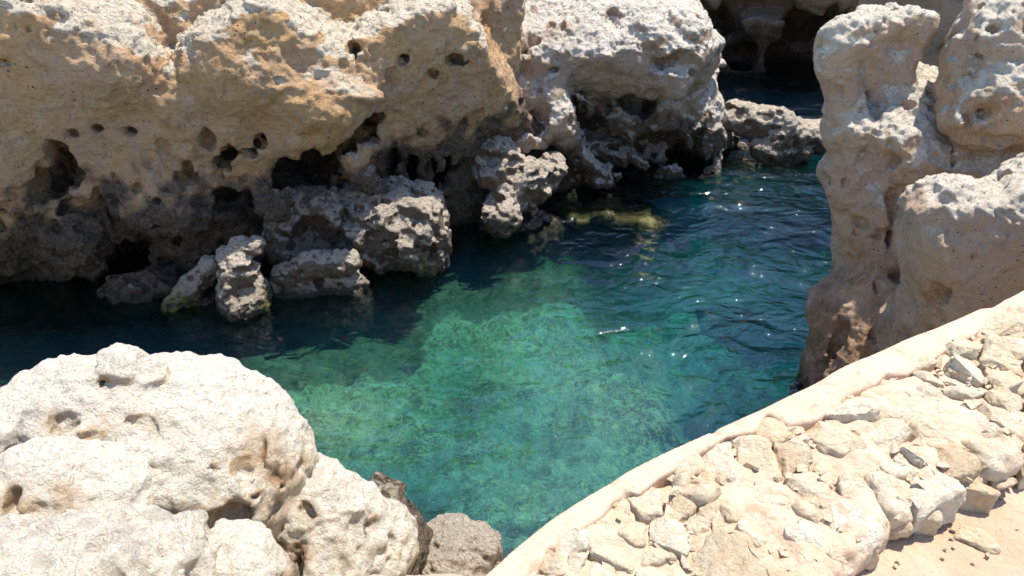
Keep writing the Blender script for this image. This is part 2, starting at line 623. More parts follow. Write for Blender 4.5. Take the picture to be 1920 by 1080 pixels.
def build_cliff():
    r = Rock((-11.5, 9.6, -2.6), (1.2, 17.0, 5.6), .031, 11)
    X, Y, Z = r.grid()
    xs = [-11.5, -8, -6, -4, -2.5, -1, 0, 1.2]
    zs = [-2.6, 0, .5, 1, 1.6, 2.3, 3.0, 4.0, 5.6]
    T = [[11.2, 11.4, 11.9, 12.1, 12.5, 13.0, 13.8, 14.6],
         [11.1, 11.3, 11.8, 12.0, 12.5, 13.0, 13.8, 14.4],
         [10.9, 11.1, 11.6, 11.9, 12.5, 12.9, 13.6, 14.3],
         [10.7, 10.9, 11.3, 11.6, 12.4, 12.9, 13.4, 14.2],
         [10.6, 10.75, 11.05, 11.3, 12.1, 12.7, 13.2, 14.0],
         [10.55, 10.7, 10.9, 11.1, 11.75, 12.3, 12.9, 13.8],
         [10.5, 10.7, 10.8, 11.0, 11.45, 12.0, 12.6, 13.7],
         [10.6, 10.8, 10.85, 11.05, 11.5, 12.0, 12.5, 13.8],
         [10.9, 11.1, 11.2, 11.3, 11.8, 12.3, 12.8, 14.2]]
    T = np.array(T) + np.array([.0, .0, .05, .10, .05, 0, 0, 0, 0])[:, None] + np.array([0, 0, 0, 0, .25, .6, .75, .75])
    Yf = table(xs, zs, T, X, Z)
    Yf = smooth_rows(smooth_rows(Yf, int(14 / Q), 0), int(8 / Q), 1)
    rim = [(-400, -90), (40, -45), (110, -10), (170, 12), (235, 30), (275, 66), (300, 118), (322, 150), (352, 62), (400, 30), (478, -8), (540, 14),
           (596, 44), (636, 84), (668, 46), (740, 16), (800, -6), (856, -2), (896, 44), (922, 90), (960, 170), (1000, 260)]
    yy = np.interp([p[0] for p in rim], [0, 500, 700, 930, 1000], [11.3, 11.5, 12.4, 13.6, 14.0])
    RP = np.array([at(p[0], p[1], y=v) for p, v in zip(rim, yy)])
    Zt = np.interp(X.ravel(), RP[:, 0], RP[:, 2])
    Zt = np.convolve(np.pad(Zt, int(7 / Q), mode='edge'), np.ones(2 * int(7 / Q) + 1) / (2 * int(7 / Q) + 1), 'valid').astype(np.float32)[:, None, None]
    yr = np.interp(X.ravel(), RP[:, 0], RP[:, 1]).astype(np.float32)[:, None, None]
    front = Yf[:, None, :] - Y
    top = (Z - Zt) * .9 - np.clip(Y - yr, -1, .2) * .28
    r.F = -smin(-front, -top, .20)
    # the higher wall set back behind the ledges
    back = np.maximum(Yf[:, None, :] + .85 + .12 * np.sin(X * 2.1) - Y, Z - np.float32(4.75) + .35 * np.sin(X * 1.3 + 1))
    cut = (X + .05 - .1 * (Y - 13)) * .8           # nothing right of the cleft
    back = np.maximum(back, cut)
    r.F = smin(r.F, back.astype(np.float32), .12)
    kz = sst(Z + 0 * X + 0 * Y, 2.6, .9).astype(np.float32)     # pitted zone low down
    r.rough(1.7, .10)
    r.rough(.75, .055)
    B = r.brush
    # shallow vertical groove and the step right of it
    r.chain([at(66, y_, y=10.62) for y_ in (10, 120, 230)], [.12, .16, .1], .12, True)
    r.chain([at(x_, y_, y=10.72) for x_, y_ in ((318, 120), (312, 260))], [.10, .06], .15, True)
    # swellings
    r.ell(at(600, 200, y=11.75), (.75, .55, .42), .3)
    r.ell(at(560, 250, y=11.75), (.55, .5, .3), .25)
    r.ell(at(795, 75, y=13.0), (.95, .55, .42), .25)
    r.ell(at(430, 130, y=11.5), (.75, .5, .55), .3)
    r.ell(at(200, 120, y=11.3), (.75, .6, .6), .3)
    r.ell(at(40, 330, y=11.1), (.35, .45, .8), .25)
    r.ell(at(300, 380, y=11.45), (.75, .5, .55), .3)
    r.ell(at(150, 440, y=11.5), (.6, .5, .5), .3)
    r.ell(at(670, 175, y=11.62), (.42, .25, .13), .12, roll=.2)          # small lit ledge
    r.ell(at(850, 190, y=13.3), (.55, .5, .33), .2)
    r.ell(at(880, 180, y=13.15), (.28, .35, .38), .12)
    # buttress between the caves and the platform, and its neighbour
    r.chain([at(700, 262, y=12.35), at(660, 300, y=12.2), at(695, 350, y=12.2)], [.22, .3, .34], .12)
    r.chain([at(745, 222, y=12.7), at(716, 262, y=12.5)], [.2, .2], .1)
    r.ell(at(830, 260, y=13.5), (.55, .4, .45), .2)
    r.ell(at(500, 350, y=11.7), (.28, .35, .5), .15, roll=-.35)
    # caves and holes
    for a in ((106, 312, 20, 46, 1.1), (90, 348, 10, 26, .39), (180, 243, 5, 4, .35), (243, 248, 9, 5, .39), (130, 252, 5, 3, .2), (12, 116, 15, 8, .12),
              (385, 262, 16, 20, .3), (432, 288, 15, 13, .7), (487, 270, 12, 14, .6), (460, 285, 10, 8, .39),
              (555, 318, 44, 34, 1.3), (590, 290, 26, 28, .9), (690, 226, 30, 22, .9), (650, 252, 28, 22, .7),
              (664, 106, 6, 20, .39), (655, 92, 8, 14, .2), (756, 113, 6, 5, .39), (853, 113, 12, 9, .39), (735, 155, 20, 26, .13), (812, 142, 4, 4, .2),
              (430, 372, 26, 24, .6), (470, 380, 22, 34, .6), (235, 480, 40, 30, .6), (120, 470, 30, 16, .3), (60, 530, 60, 20, .3), (330, 455, 26, 16, .3), (180, 535, 40, 16, .39),
              (775, 320, 22, 42, .9), (740, 300, 12, 30, .6), (815, 330, 26, 40, .7), (840, 300, 20, 26, .4),
              (442, 172, 20, 20, .05), (700, 262, 14, 12, .25), (790, 250, 14, 12, .2), (870, 235, 20, 14, .2),
              (300, 345, 12, 5, .08), (255, 360, 9, 6, .15), (140, 395, 30, 12, .18), (40, 415, 14, 8, .15), (345, 330, 20, 12, .15), (55, 56, 10, 14, .06)):
        B(*a, k=.05)
    up = sst(Z + 0 * X + 0 * Y, 3.3, 3.8).astype(np.float32) * sst(Y + 0 * X + 0 * Z, 10.9, 11.3).astype(np.float32)
    r.rough(.5, .03, .3 + kz, 'billow')
    r.rough(.9, .05, None, 'ridge')
    r.rough(.34, .036, .5 + kz)
    r.rough(.18, .014, 1 + 0 * kz, 'billow')
    r.rough(.22, .032, kz + .6 * up, 'ridge')
    r.rough(.13, .020, kz + .8 * up, 'ridge')
    r.pits(1500, .025, .13, lambda P: sst(P[:, 2], 2.9, .8) + .02)
    r.pits(240, .02, .045, lambda P: sst(P[:, 2], 4.2, 2.0))

    def cfn(V, N, cr, n1):
        w = sst(V[:, 2] + .2 * n1, 3.15, 3.5)
        for (p, s_) in ((at(650, 175, y=11.5), .5), (at(680, 300, y=12.1), .55), (at(880, 180, y=13.1), .6), (at(520, 345, y=11.6), .2), (at(730, 240, y=12.5), .35)):
            w = np.maximum(w, np.exp(-((V - p) ** 2).sum(1) / s_ ** 2))
        return cr * w

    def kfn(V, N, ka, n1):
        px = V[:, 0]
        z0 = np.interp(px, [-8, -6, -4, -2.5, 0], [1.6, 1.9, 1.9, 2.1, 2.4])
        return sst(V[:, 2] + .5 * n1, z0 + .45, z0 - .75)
    oc = [(at(410, 120, y=11.2), .9, .35), (at(600, 240, y=11.5), .7, .55), (at(850, 200, y=12.4), .5, .5), (at(480, 250, y=11.2), .6, .4),
          (at(60, 500, y=11.2), .8, .4), (at(120, 60, y=11), .6, .2), (at(905, 60, y=13.4), .5, .8)]
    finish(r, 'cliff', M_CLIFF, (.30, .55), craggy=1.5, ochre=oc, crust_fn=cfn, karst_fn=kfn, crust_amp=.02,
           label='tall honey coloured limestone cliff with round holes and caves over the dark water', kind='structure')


def build_outcrop():
    r = Rock((-.6, 12.9, -2.6), (6.6, 20.5, 4.4), .031, 23)
    r.ell(at(1150, 85, y=16.6), (1.95, 1.7, .85), .25, p=3.6, yaw=.12, roll=-.10)
    r.ell(at(1050, 90, y=16.2), (1.1, 1.5, .8), .3, p=2.6)
    r.ell(at(1275, 95, y=17.0), (.95, 1.1, .68), .2, p=3.5, roll=.12, yaw=-.2)
    r.ell(at(1335, 110, y=16.9), (.48, .6, .28), .12, roll=.2)
    r.ell(at(1325, 170, y=16.9), (.36, .5, .42), .12, p=3)
    r.ell(at(1195, 240, y=17.1), (1.75, 1.25, 1.5), .3, p=2.6)
    r.ell(at(1000, 120, y=15.5), (.7, 1.1, .8), .25, p=2.6)
    r.ell(at(965, 70, y=15.6), (.5, 1.1, .7), .2)
    r.ell(at(975, 250, y=15.2), (.60, .9, 1.0), .3)
    r.ell(at(1050, 300, y=15.9), (.8, .8, 1.2), .3)
    # lit ridge running down the left flank
    r.chain([at(985, 160, y=14.6), at(1040, 210, y=14.65), at(1062, 265, y=14.85), at(1125, 340, y=15.3)], [.26, .26, .24, .30], .12)
    r.chain([at(1050, 160, y=15.1), at(1110, 195, y=15.1)], [.24, .16], .1)
    r.chain([at(1110, 300, y=15.4), at(1160, 335, y=15.8)], [.26, .22], .1)
    r.ell(at(1100, 500, y=16.5), (2.4, 1.6, 1.9), .3)
    r.rough(1.3, .10)
    r.rough(.6, .06)
    B = r.brush
    for a in ((1190, 192, 42, 30, .6), (1220, 200, 20, 16, .3), (1150, 30, 13, 22, .3), (1042, 52, 26, 22, .22), (1000, 75, 18, 28, .12), (1040, 132, 13, 11, .3), (985, 100, 6, 6, .2),
              (1130, 205, 26, 20, .35), (1270, 118, 52, 26, .22), (1250, 108, 30, 24, .2), (1115, 240, 28, 22, .4), (960, 185, 16, 40, .3), (950, 220, 18, 26, .5),
              (1010, 230, 26, 46, .25), (1240, 280, 60, 30, .6), (1180, 330, 60, 20, .6), (1290, 300, 40, 30, .7), (1295, 170, 40, 16, .18), (1150, 270, 26, 16, .3), (1000, 290, 30, 30, .4),
              (1310, 250, 26, 20, .3), (1120, 360, 26, 12, .3), (1200, 345, 50, 14, .4)):
        B(*a, k=.06)
    Z = r.grid()[2]
    kz = (.35 + .65 * sst(Z + 0 * r.F[:, :1, :1], 2.6, 1.2)).astype(np.float32)
    r.rough(.7, .06, None, 'ridge')
    r.rough(.34, .04, None, 'billow')
    r.rough(.2, .035, kz, 'ridge')
    r.rough(.12, .022, kz, 'ridge')
    r.pits(900, .025, .12, lambda P: sst(P[:, 2], 3.2, 1.0) + .15)
    finish(r, 'sea_rock', M_OUT, (.18, .45), karst_z=(.5, 2.0), crust_amp=.022, ochre=[(at(1040, 60, y=15), .5, .6), (at(990, 120, y=14.6), .4, .6), (at(1250, 190, y=16), .7, .4)],
           label='big pale crusted limestone mass with brown overhang beside the dark back channel', cat='rock')


def build_sea_rocks():
    # the two-lobed pitted platform in the middle
    r = Rock((-4.6, 10.6, -2.0), (-.2, 13.6, 2.1), .024, 31)
    r.ell(at(600, 440, y=12.1), (.78, .62, .62), .15, p=2.5)
    r.ell(at(755, 430, y=12.2), (.74, .72, .72), .15, p=2.6)
    r.ell(at(680, 390, y=12.5), (1.1, .5, .35), .15)
    r.ell(at(550, 385, y=12.2), (.22, .4, .22), .1)
    r.ell(at(800, 470, y=12.0), (.42, .5, .6), .12)
    r.ell(at(700, 560, y=12.6), (1.2, .8, .9), .2)
    r.rough(.7, .05)
    B = r.brush
    for a in ((590, 445, 42, 36, .45), (630, 460, 30, 30, .4), (712, 470, 40, 38, .22), (735, 490, 26, 26, .2), (645, 412, 10, 18, .3), (780, 368, 18, 12, .14), (795, 412, 17, 14, .2), (748, 395, 12, 8, .1),
              (800, 480, 24, 20, .3), (770, 445, 10, 8, .1), (820, 440, 10, 12, .12), (560, 405, 16, 10, .12), (700, 385, 10, 6, .08), (585, 400, 20, 8, .15)):
        B(*a, k=.05)
    r.rough(.26, .03)
    r.rough(.15, .026, None, 'ridge')
    r.rough(.09, .018, None, 'ridge')
    r.pits(900, .018, .085)
    finish(r, 'sea_rock', M_KARST, (.2, .5), crust_amp=.014, fine_amp=.006, algae=[(at(800, 500, y=11.6), .14, 1)],
           karst_fn=lambda V, N, ka, n1: np.full(len(V), .45) + .5 * sst(V[:, 2], .6, .1),
           label='two lobed pitted grey rock platform with lit top below the twin caves', cat='rock')
    # long low slab at its foot
    r = Rock((-4.6, 10.2, -1.2), (-2.3, 11.8, .9), .02, 33)
    r.chain([at(530, 515, y=11.2), at(580, 500, y=11.15), at(655, 490, y=11.2)], [.16, .2, .2], .08)
    r.chain([at(530, 545, y=11.2), at(655, 535, y=11.3)], [.25, .3], .1)
    r.chain([at(550, 600, y=11.2), at(655, 580, y=11.3)], [.4, .45], .1)
    r.rough(.3, .03)
    r.rough(.11, .022, None, 'ridge')
    r.pits(250, .02, .06)
    finish(r, 'sea_rock', M_KARST, (.25, .5), crust_amp=.012, karst_fn=lambda V, N, ka, n1: .4 + .6 * sst(V[:, 2], .35, .05),
           label='long low dark rock slab at the waterline in front of the platform', cat='rock')
    # the upright tooth with its mossy skirt
    r = Rock((-6.2, 9.5, -1.4), (-3.3, 12.0, 1.5), .02, 35)
    r.chain([at(448, 462, y=10.9), at(450, 500, y=10.75), at(455, 560, y=10.7)], [.17, .27, .40], .12)
    r.ell(at(475, 465, y=10.9), (.13, .16, .17), .08)
    r.ell(at(430, 480, y=10.9), (.18, .2, .2), .08)
    r.chain([at(395, 500, y=10.95), at(355, 545, y=10.8), at(320, 572, y=10.65)], [.15, .17, .12], .1)
    r.ell(at(420, 620, y=10.9), (.75, .5, .6), .15)
    r.rough(.4, .04)
    r.brush(455, 545, 26, 22, .2)
    r.brush(478, 500, 9, 12, .1)
    r.rough(.14, .022, None, 'ridge')
    r.rough(.085, .014, None, 'ridge')
    r.pits(350, .02, .06, lambda P: sst(P[:, 2], 1.0, .3) + .2)
    finish(r, 'sea_rock', M_KARST, (.0, .4), crust_amp=.012, algae=[(at(330, 570, y=10.6), .3, .8), (at(500, 565, y=10.7), .2, .9)],
           karst_fn=lambda V, N, ka, n1: .25 + .7 * sst(V[:, 2], .6, .1),
           label='upright tooth shaped grey rock with a ragged skirt standing in the shade', cat='rock')
    # brown rounded rock in the shade behind the tooth
    r = Rock((-6.9, 10.3, -1.2), (-4.6, 12.4, 1.4), .026, 36)
    r.ell(at(330, 535, y=11.4), (.30, .4, .22), .1)
    r.ell(at(290, 560, y=11.3), (.75, .6, .5), .2)
    r.ell(at(200, 585, y=11.2), (.5, .5, .3), .2)
    r.rough(.4, .05)
    r.rough(.3, .06, None, 'ridge')
    r.rough(.16, .03, None, 'ridge')
    r.pits(300, .03, .1)
    finish(r, 'sea_rock', M_KARST, (.8, 1.2), karst_fn=lambda V, N, ka, n1: .75 + .2 * sst(V[:, 2], .6, .1),
           label='low brown rounded rock in deep shade behind the upright tooth rock', cat='rock')
    # the knobbly lump right of the platform
    r = Rock((-1.7, 11.9, -1.8), (1.5, 15.4, 2.3), .025, 37)
    r.ell(at(925, 310, y=13.7), (.5, .55, .5), .12)
    r.ell(at(985, 350, y=13.7), (.62, .6, .5), .12)
    r.ell(at(1025, 330, y=13.9), (.28, .4, .3), .08)
    r.ell(at(945, 385, y=13.3), (.42, .45, .42), .1)
    r.ell(at(875, 388, y=12.9), (.30, .35, .20), .08)
    r.ell(at(960, 450, y=13.9), (.95, .7, .8), .2)
    r.rough(.5, .06)
    for a in ((925, 300, 20, 16, .3), (905, 350, 22, 24, .4), (920, 385, 20, 18, .35), (1010, 385, 22, 16, .3), (960, 330, 8, 7, .1), (1035, 340, 10, 12, .2), (880, 412, 40, 10, .3), (985, 410, 14, 10, .2)):
        r.brush(*a, k=.04)
    r.rough(.26, .045)
    r.rough(.16, .034, None, 'ridge')
    r.rough(.1, .022, None, 'ridge')
    r.pits(700, .02, .09)
    finish(r, 'sea_rock', M_KARST, (.0, .4), crust_amp=.016, algae=[(at(1050, 395, y=13.7), .2, .5)],
           karst_fn=lambda V, N, ka, n1: .3 + .6 * sst(V[:, 2], .7, .1),
           label='knobbly deeply pitted grey lump at the waterline between platform and big pale mass', cat='rock')
    # the low reef arm reaching to the pillar
    r = Rock((3.3, 15.2, -1.6), (8.4, 19.2, 2.2), .03, 39)
    r.chain([at(1335, 228, y=17.2), at(1400, 234, y=17.2), at(1475, 246, y=17.2), at(1550, 256, y=17.3), at(1660, 262, y=17.4)], [.38, .38, .36, .34, .38], .15)
    r.chain([at(1310, 215, y=17.4), at(1340, 260, y=17.3)], [.4, .35], .15)
    r.chain([at(1420, 275, y=16.9), at(1500, 285, y=16.9)], [.22, .16], .1)
    r.ell(at(1330, 300, y=17.8), (.8, .7, .9), .2)
    r.ell(at(1440, 330, y=18.0), (1.0, .7, .8), .2)
    r.rough(.6, .07)
    for a in ((1370, 300, 40, 16, .5), (1440, 312, 60, 14, .5), (1390, 270, 18, 14, .2), (1345, 285, 20, 20, .3)):
        r.brush(*a, k=.05)
    r.rough(.28, .045)
    r.rough(.16, .034, None, 'ridge')
    r.pits(600, .025, .1)
    finish(r, 'sea_rock', M_KARST, (.05, .4), crust_amp=.018, karst_fn=lambda V, N, ka, n1: .2 + .75 * sst(V[:, 2], .8, .2),
           label='low jagged reef arm across the channel between the big pale mass and the pillar', cat='rock')


def build_far_cliffs():
    r = Rock((2.0, 21.5, -2.5), (15.5, 28.0, 7.5), .075, 41)
    X, Y, Z = r.grid()
    f = 23.6 + .25 * np.sin(X * 1.1) + .5 * sst(Z, 2.4, .2) - Y + np.clip((8 - X) * .05, -.5, .5)
    r.F = np.maximum(f, Z - 6.3 + .4 * np.sin(X * .8)).astype(np.float32) + 0 * r.F
    r.rough(2.2, .25)
    for a in ((1340, 60, 40, 36, 1.4), (1375, 100, 36, 30, .9), (1520, 70, 44, 46, 1.6), (1420, 15, 60, 14, .7), (1480, 110, 40, 30, 1.1), (1560, 20, 20, 30, .8), (1290, 20, 30, 20, .6)):
        r.brush(*a, k=.2)
    r.rough(.7, .10)
    r.rough(.4, .06, None, 'billow')
    r.pits(160, .06, .22)
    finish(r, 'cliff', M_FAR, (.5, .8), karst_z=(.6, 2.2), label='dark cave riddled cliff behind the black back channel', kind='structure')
    r = Rock((5.5, 13.6, -2.0), (15, 19.5, 7.0), .06, 43)
    X, Y, Z = r.grid()
    r.F = np.maximum(17.2 + .15 * np.sin(X * 1.7) - .10 * (X - 9) - Y - .1 * (Z - 3), np.maximum(Z - 6.0 + .3 * np.sin(X), (8.15 - X) * .9)).astype(np.float32) + 0 * r.F
    r.ell(at(1840, 40, y=15.8), (.35, .8, 1.6), .3)
    r.rough(1.3, .14)
    r.rough(.5, .05)
    r.rough(.3, .035, None, 'ridge')
    r.pits(120, .05, .12)
    finish(r, 'cliff', M_PINK, (.5, .8), ochre=[(at(1840, 30, y=15), .8, .5)], label='pinkish brown rough cliff face behind the gap of the two right rocks', kind='structure')


def build_right_rocks():
    # pillar
    r = Rock((2.7, 7.2, -2.2), (6.9, 11.4, 5.2), .024, 51)
    E = r.ell
    r.chain([at(1584, 62, y=9.65), at(1584, 150, y=9.6), at(1594, 250, y=9.5), at(1606, 400, y=9.45)], [.25, .26, .25, .28], .10)
    E(at(1655, 95, y=9.9), (.54, .42, .50), .12, p=3.6, roll=.05)
    E(at(1690, 190, y=9.95), (.62, .50, .50), .12, p=3.0, roll=.15)
    E(at(1672, 290, y=9.75), (.64, .48, .75), .15, p=3.0)
    E(at(1705, 225, y=9.70), (.52, .38, .90), .12, p=2.6, tilt=-.8, roll=.25)
    E(at(1665, 335, y=9.45), (.40, .34, .55), .12, p=2.6, tilt=-.8)
    E(at(1640, 420, y=9.6), (.47, .42, .6), .15, p=3)
    E(at(1752, 220, y=10.1), (.28, .42, .62), .12, p=3)
    E(at(1640, 510, y=9.4), (.50, .5, .6), .15, p=2.6)
    E(at(1592, 585, y=9.0), (.56, .52, .50), .15, p=2.5, roll=-.5)
    E(at(1680, 640, y=8.7), (.70, .6, .75), .2)
    E(at(1620, 700, y=8.6), (.72, .62, .7), .2, p=2.6)
    E(at(1580, 800, y=8.5), (.70, .6, .7), .2)
    E(at(1530, 750, y=8.55), (.30, .35, .22), .12)
    E(at(1700, 900, y=8.9), (1.2, .9, 1.2), .3)
    r.rough(.9, .05)
    r.rough(.5, .035, None, 'billow')
    r.rough(.3, .022)
    B = r.brush
    r.chain([at(1625, 90, y=9.45), at(1628, 180, y=9.38), at(1605, 240, y=9.25)], [.03, .05, .02], .08, True)
    for a in ((1700, 90, 26, 10, .05), (1742, 178, 10, 12, .08), (1705, 200, 16, 12, .07), (1740, 205, 12, 12, .06), (1682, 400, 10, 50, .2), (1668, 450, 8, 20, .25),
              (1660, 300, 40, 14, .07), (1600, 420, 30, 10, .12), (1640, 540, 8, 14, .12), (1690, 520, 26, 30, .15), (1570, 640, 16, 50, .12), (1600, 740, 50, 30, .3), (1530, 700, 26, 26, .2)):
        B(*a, k=.05)
    Z = r.grid()[2]
    r.rough(.22, .020)
    r.rough(.16, .018, sst(Z + 0 * r.F[:, :1, :1], 2.2, 2.8).astype(np.float32), 'ridge')
    r.rough(.12, .014, None, 'ridge')
    r.pits(700, .014, .05)
    r.pits(90, .03, .07, lambda P: sst(P[:, 2], 1.5, .3))
    oc = [(at(1600, 150, y=9.4), .25, .4), (at(1590, 500, y=8.9), .35, 1.2), (at(1700, 590, y=8.1), .45, 1.2), (at(1620, 640, y=8.2), .4, .8), (at(1650, 560, y=8.4), .25, .6), (at(1560, 560, y=8.6), .15, .8), (at(1660, 500, y=8.8), .2, .6), (at(1720, 620, y=8.0), .25, 1)]
    finish(r, 'rock_pillar', M_PILLAR, (.12, .5), crust_fn=lambda V, N, cr, n1: cr * sst(V[:, 2] + .3 * n1, 1.9, 2.5), karst_fn=lambda V, N, ka, n1: .62 * sst(V[:, 2] + .4 * n1, 2.0, .7), crust_amp=.014, ochre=oc,
           label='tall slender limestone pillar standing at the edge of the blue water', cat='rock')
    # big block in front of it
    r = Rock((3.4, 6.0, -.6), (7.2, 9.4, 4.2), .022, 53)
    E = r.ell
    E(at(1905, 470, y=7.7), (1.08, .62, .88), .12, p=4.0, roll=-.16)
    E(at(1772, 455, y=7.8), (.42, .5, .66), .10, p=3.2)
    E(at(1990, 380, y=7.8), (.70, .6, .55), .2, p=2.8)
    E(at(1800, 620, y=7.8), (.8, .7, .9), .2)
    E(at(1850, 800, y=7.9), (1.3, .9, 1.3), .2)
    r.rough(.9, .045)
    r.rough(.45, .03, None, 'billow')
    r.rough(.25, .014)
    for a in ((1870, 330, 26, 16, .1), (1840, 590, 16, 10, .12), (1760, 550, 30, 22, .06)):
        r.brush(*a, k=.05)
    r.rough(.2, .014, None, 'ridge')
    r.rough(.11, .008, None, 'ridge')
    r.pits(220, .012, .035)
    finish(r, 'sea_rock', M_PILLAR, (.2, .5), crust_fn=lambda V, N, cr, n1: cr * sst(V[:, 2] + .2 * n1, 2.9, 3.2), crust_amp=.016, ochre=[(at(1740, 560, y=7.3), .2, .8), (at(1860, 600, y=7.0), .25, .6), (at(1920, 350, y=7.2), .3, .5), (at(1730, 640, y=7.2), .3, .8)],
           karst_fn=lambda V, N, ka, n1: .4 * sst(V[:, 2] + .3 * n1, 2.4, 1.5),
           label='broad smooth faced mauve block with a crusted top edge behind the stone wall', cat='rock')
    # upper right head
    r = Rock((3.9, 7.6, 1.2), (8.6, 11.6, 5.6), .026, 55)
    E = r.ell
    E(at(1915, 140, y=9.3), (.88, .6, .82), .15, p=2.8, tilt=-.3)
    E(at(1890, 60, y=9.5), (.55, .6, .5), .15)
    E(at(1850, 190, y=9.0), (.42, .45, .5), .12)
    E(at(1960, 60, y=9.6), (.8, .8, .6), .15)
    E(at(1850, 330, y=9.3), (.9, .6, .5), .2)
    E(at(2000, 330, y=9.6), (1.2, .8, 1.0), .2)
    r.rough(.8, .05)
    r.rough(.5, .04, None, 'billow')
    r.rough(.3, .02)
    for a in ((1850, 215, 8, 10, .2), (1815, 235, 10, 34, .12), (1850, 262, 70, 14, .10), (1860, 60, 14, 8, .08)):
        r.brush(*a, k=.06)
    r.rough(.2, .014)
    r.rough(.17, .018, None, 'ridge')
    r.rough(.12, .012, None, 'ridge')
    r.pits(500, .014, .05)
    finish(r, 'sea_rock', M_PILLAR, (.2, .55), crust_amp=.014, ochre=[(at(1850, 200, y=8.5), .35, .9), (at(1810, 120, y=8.6), .2, .7)],
           label='rounded pale rock head with an ochre hollow, above the mauve block', cat='rock')


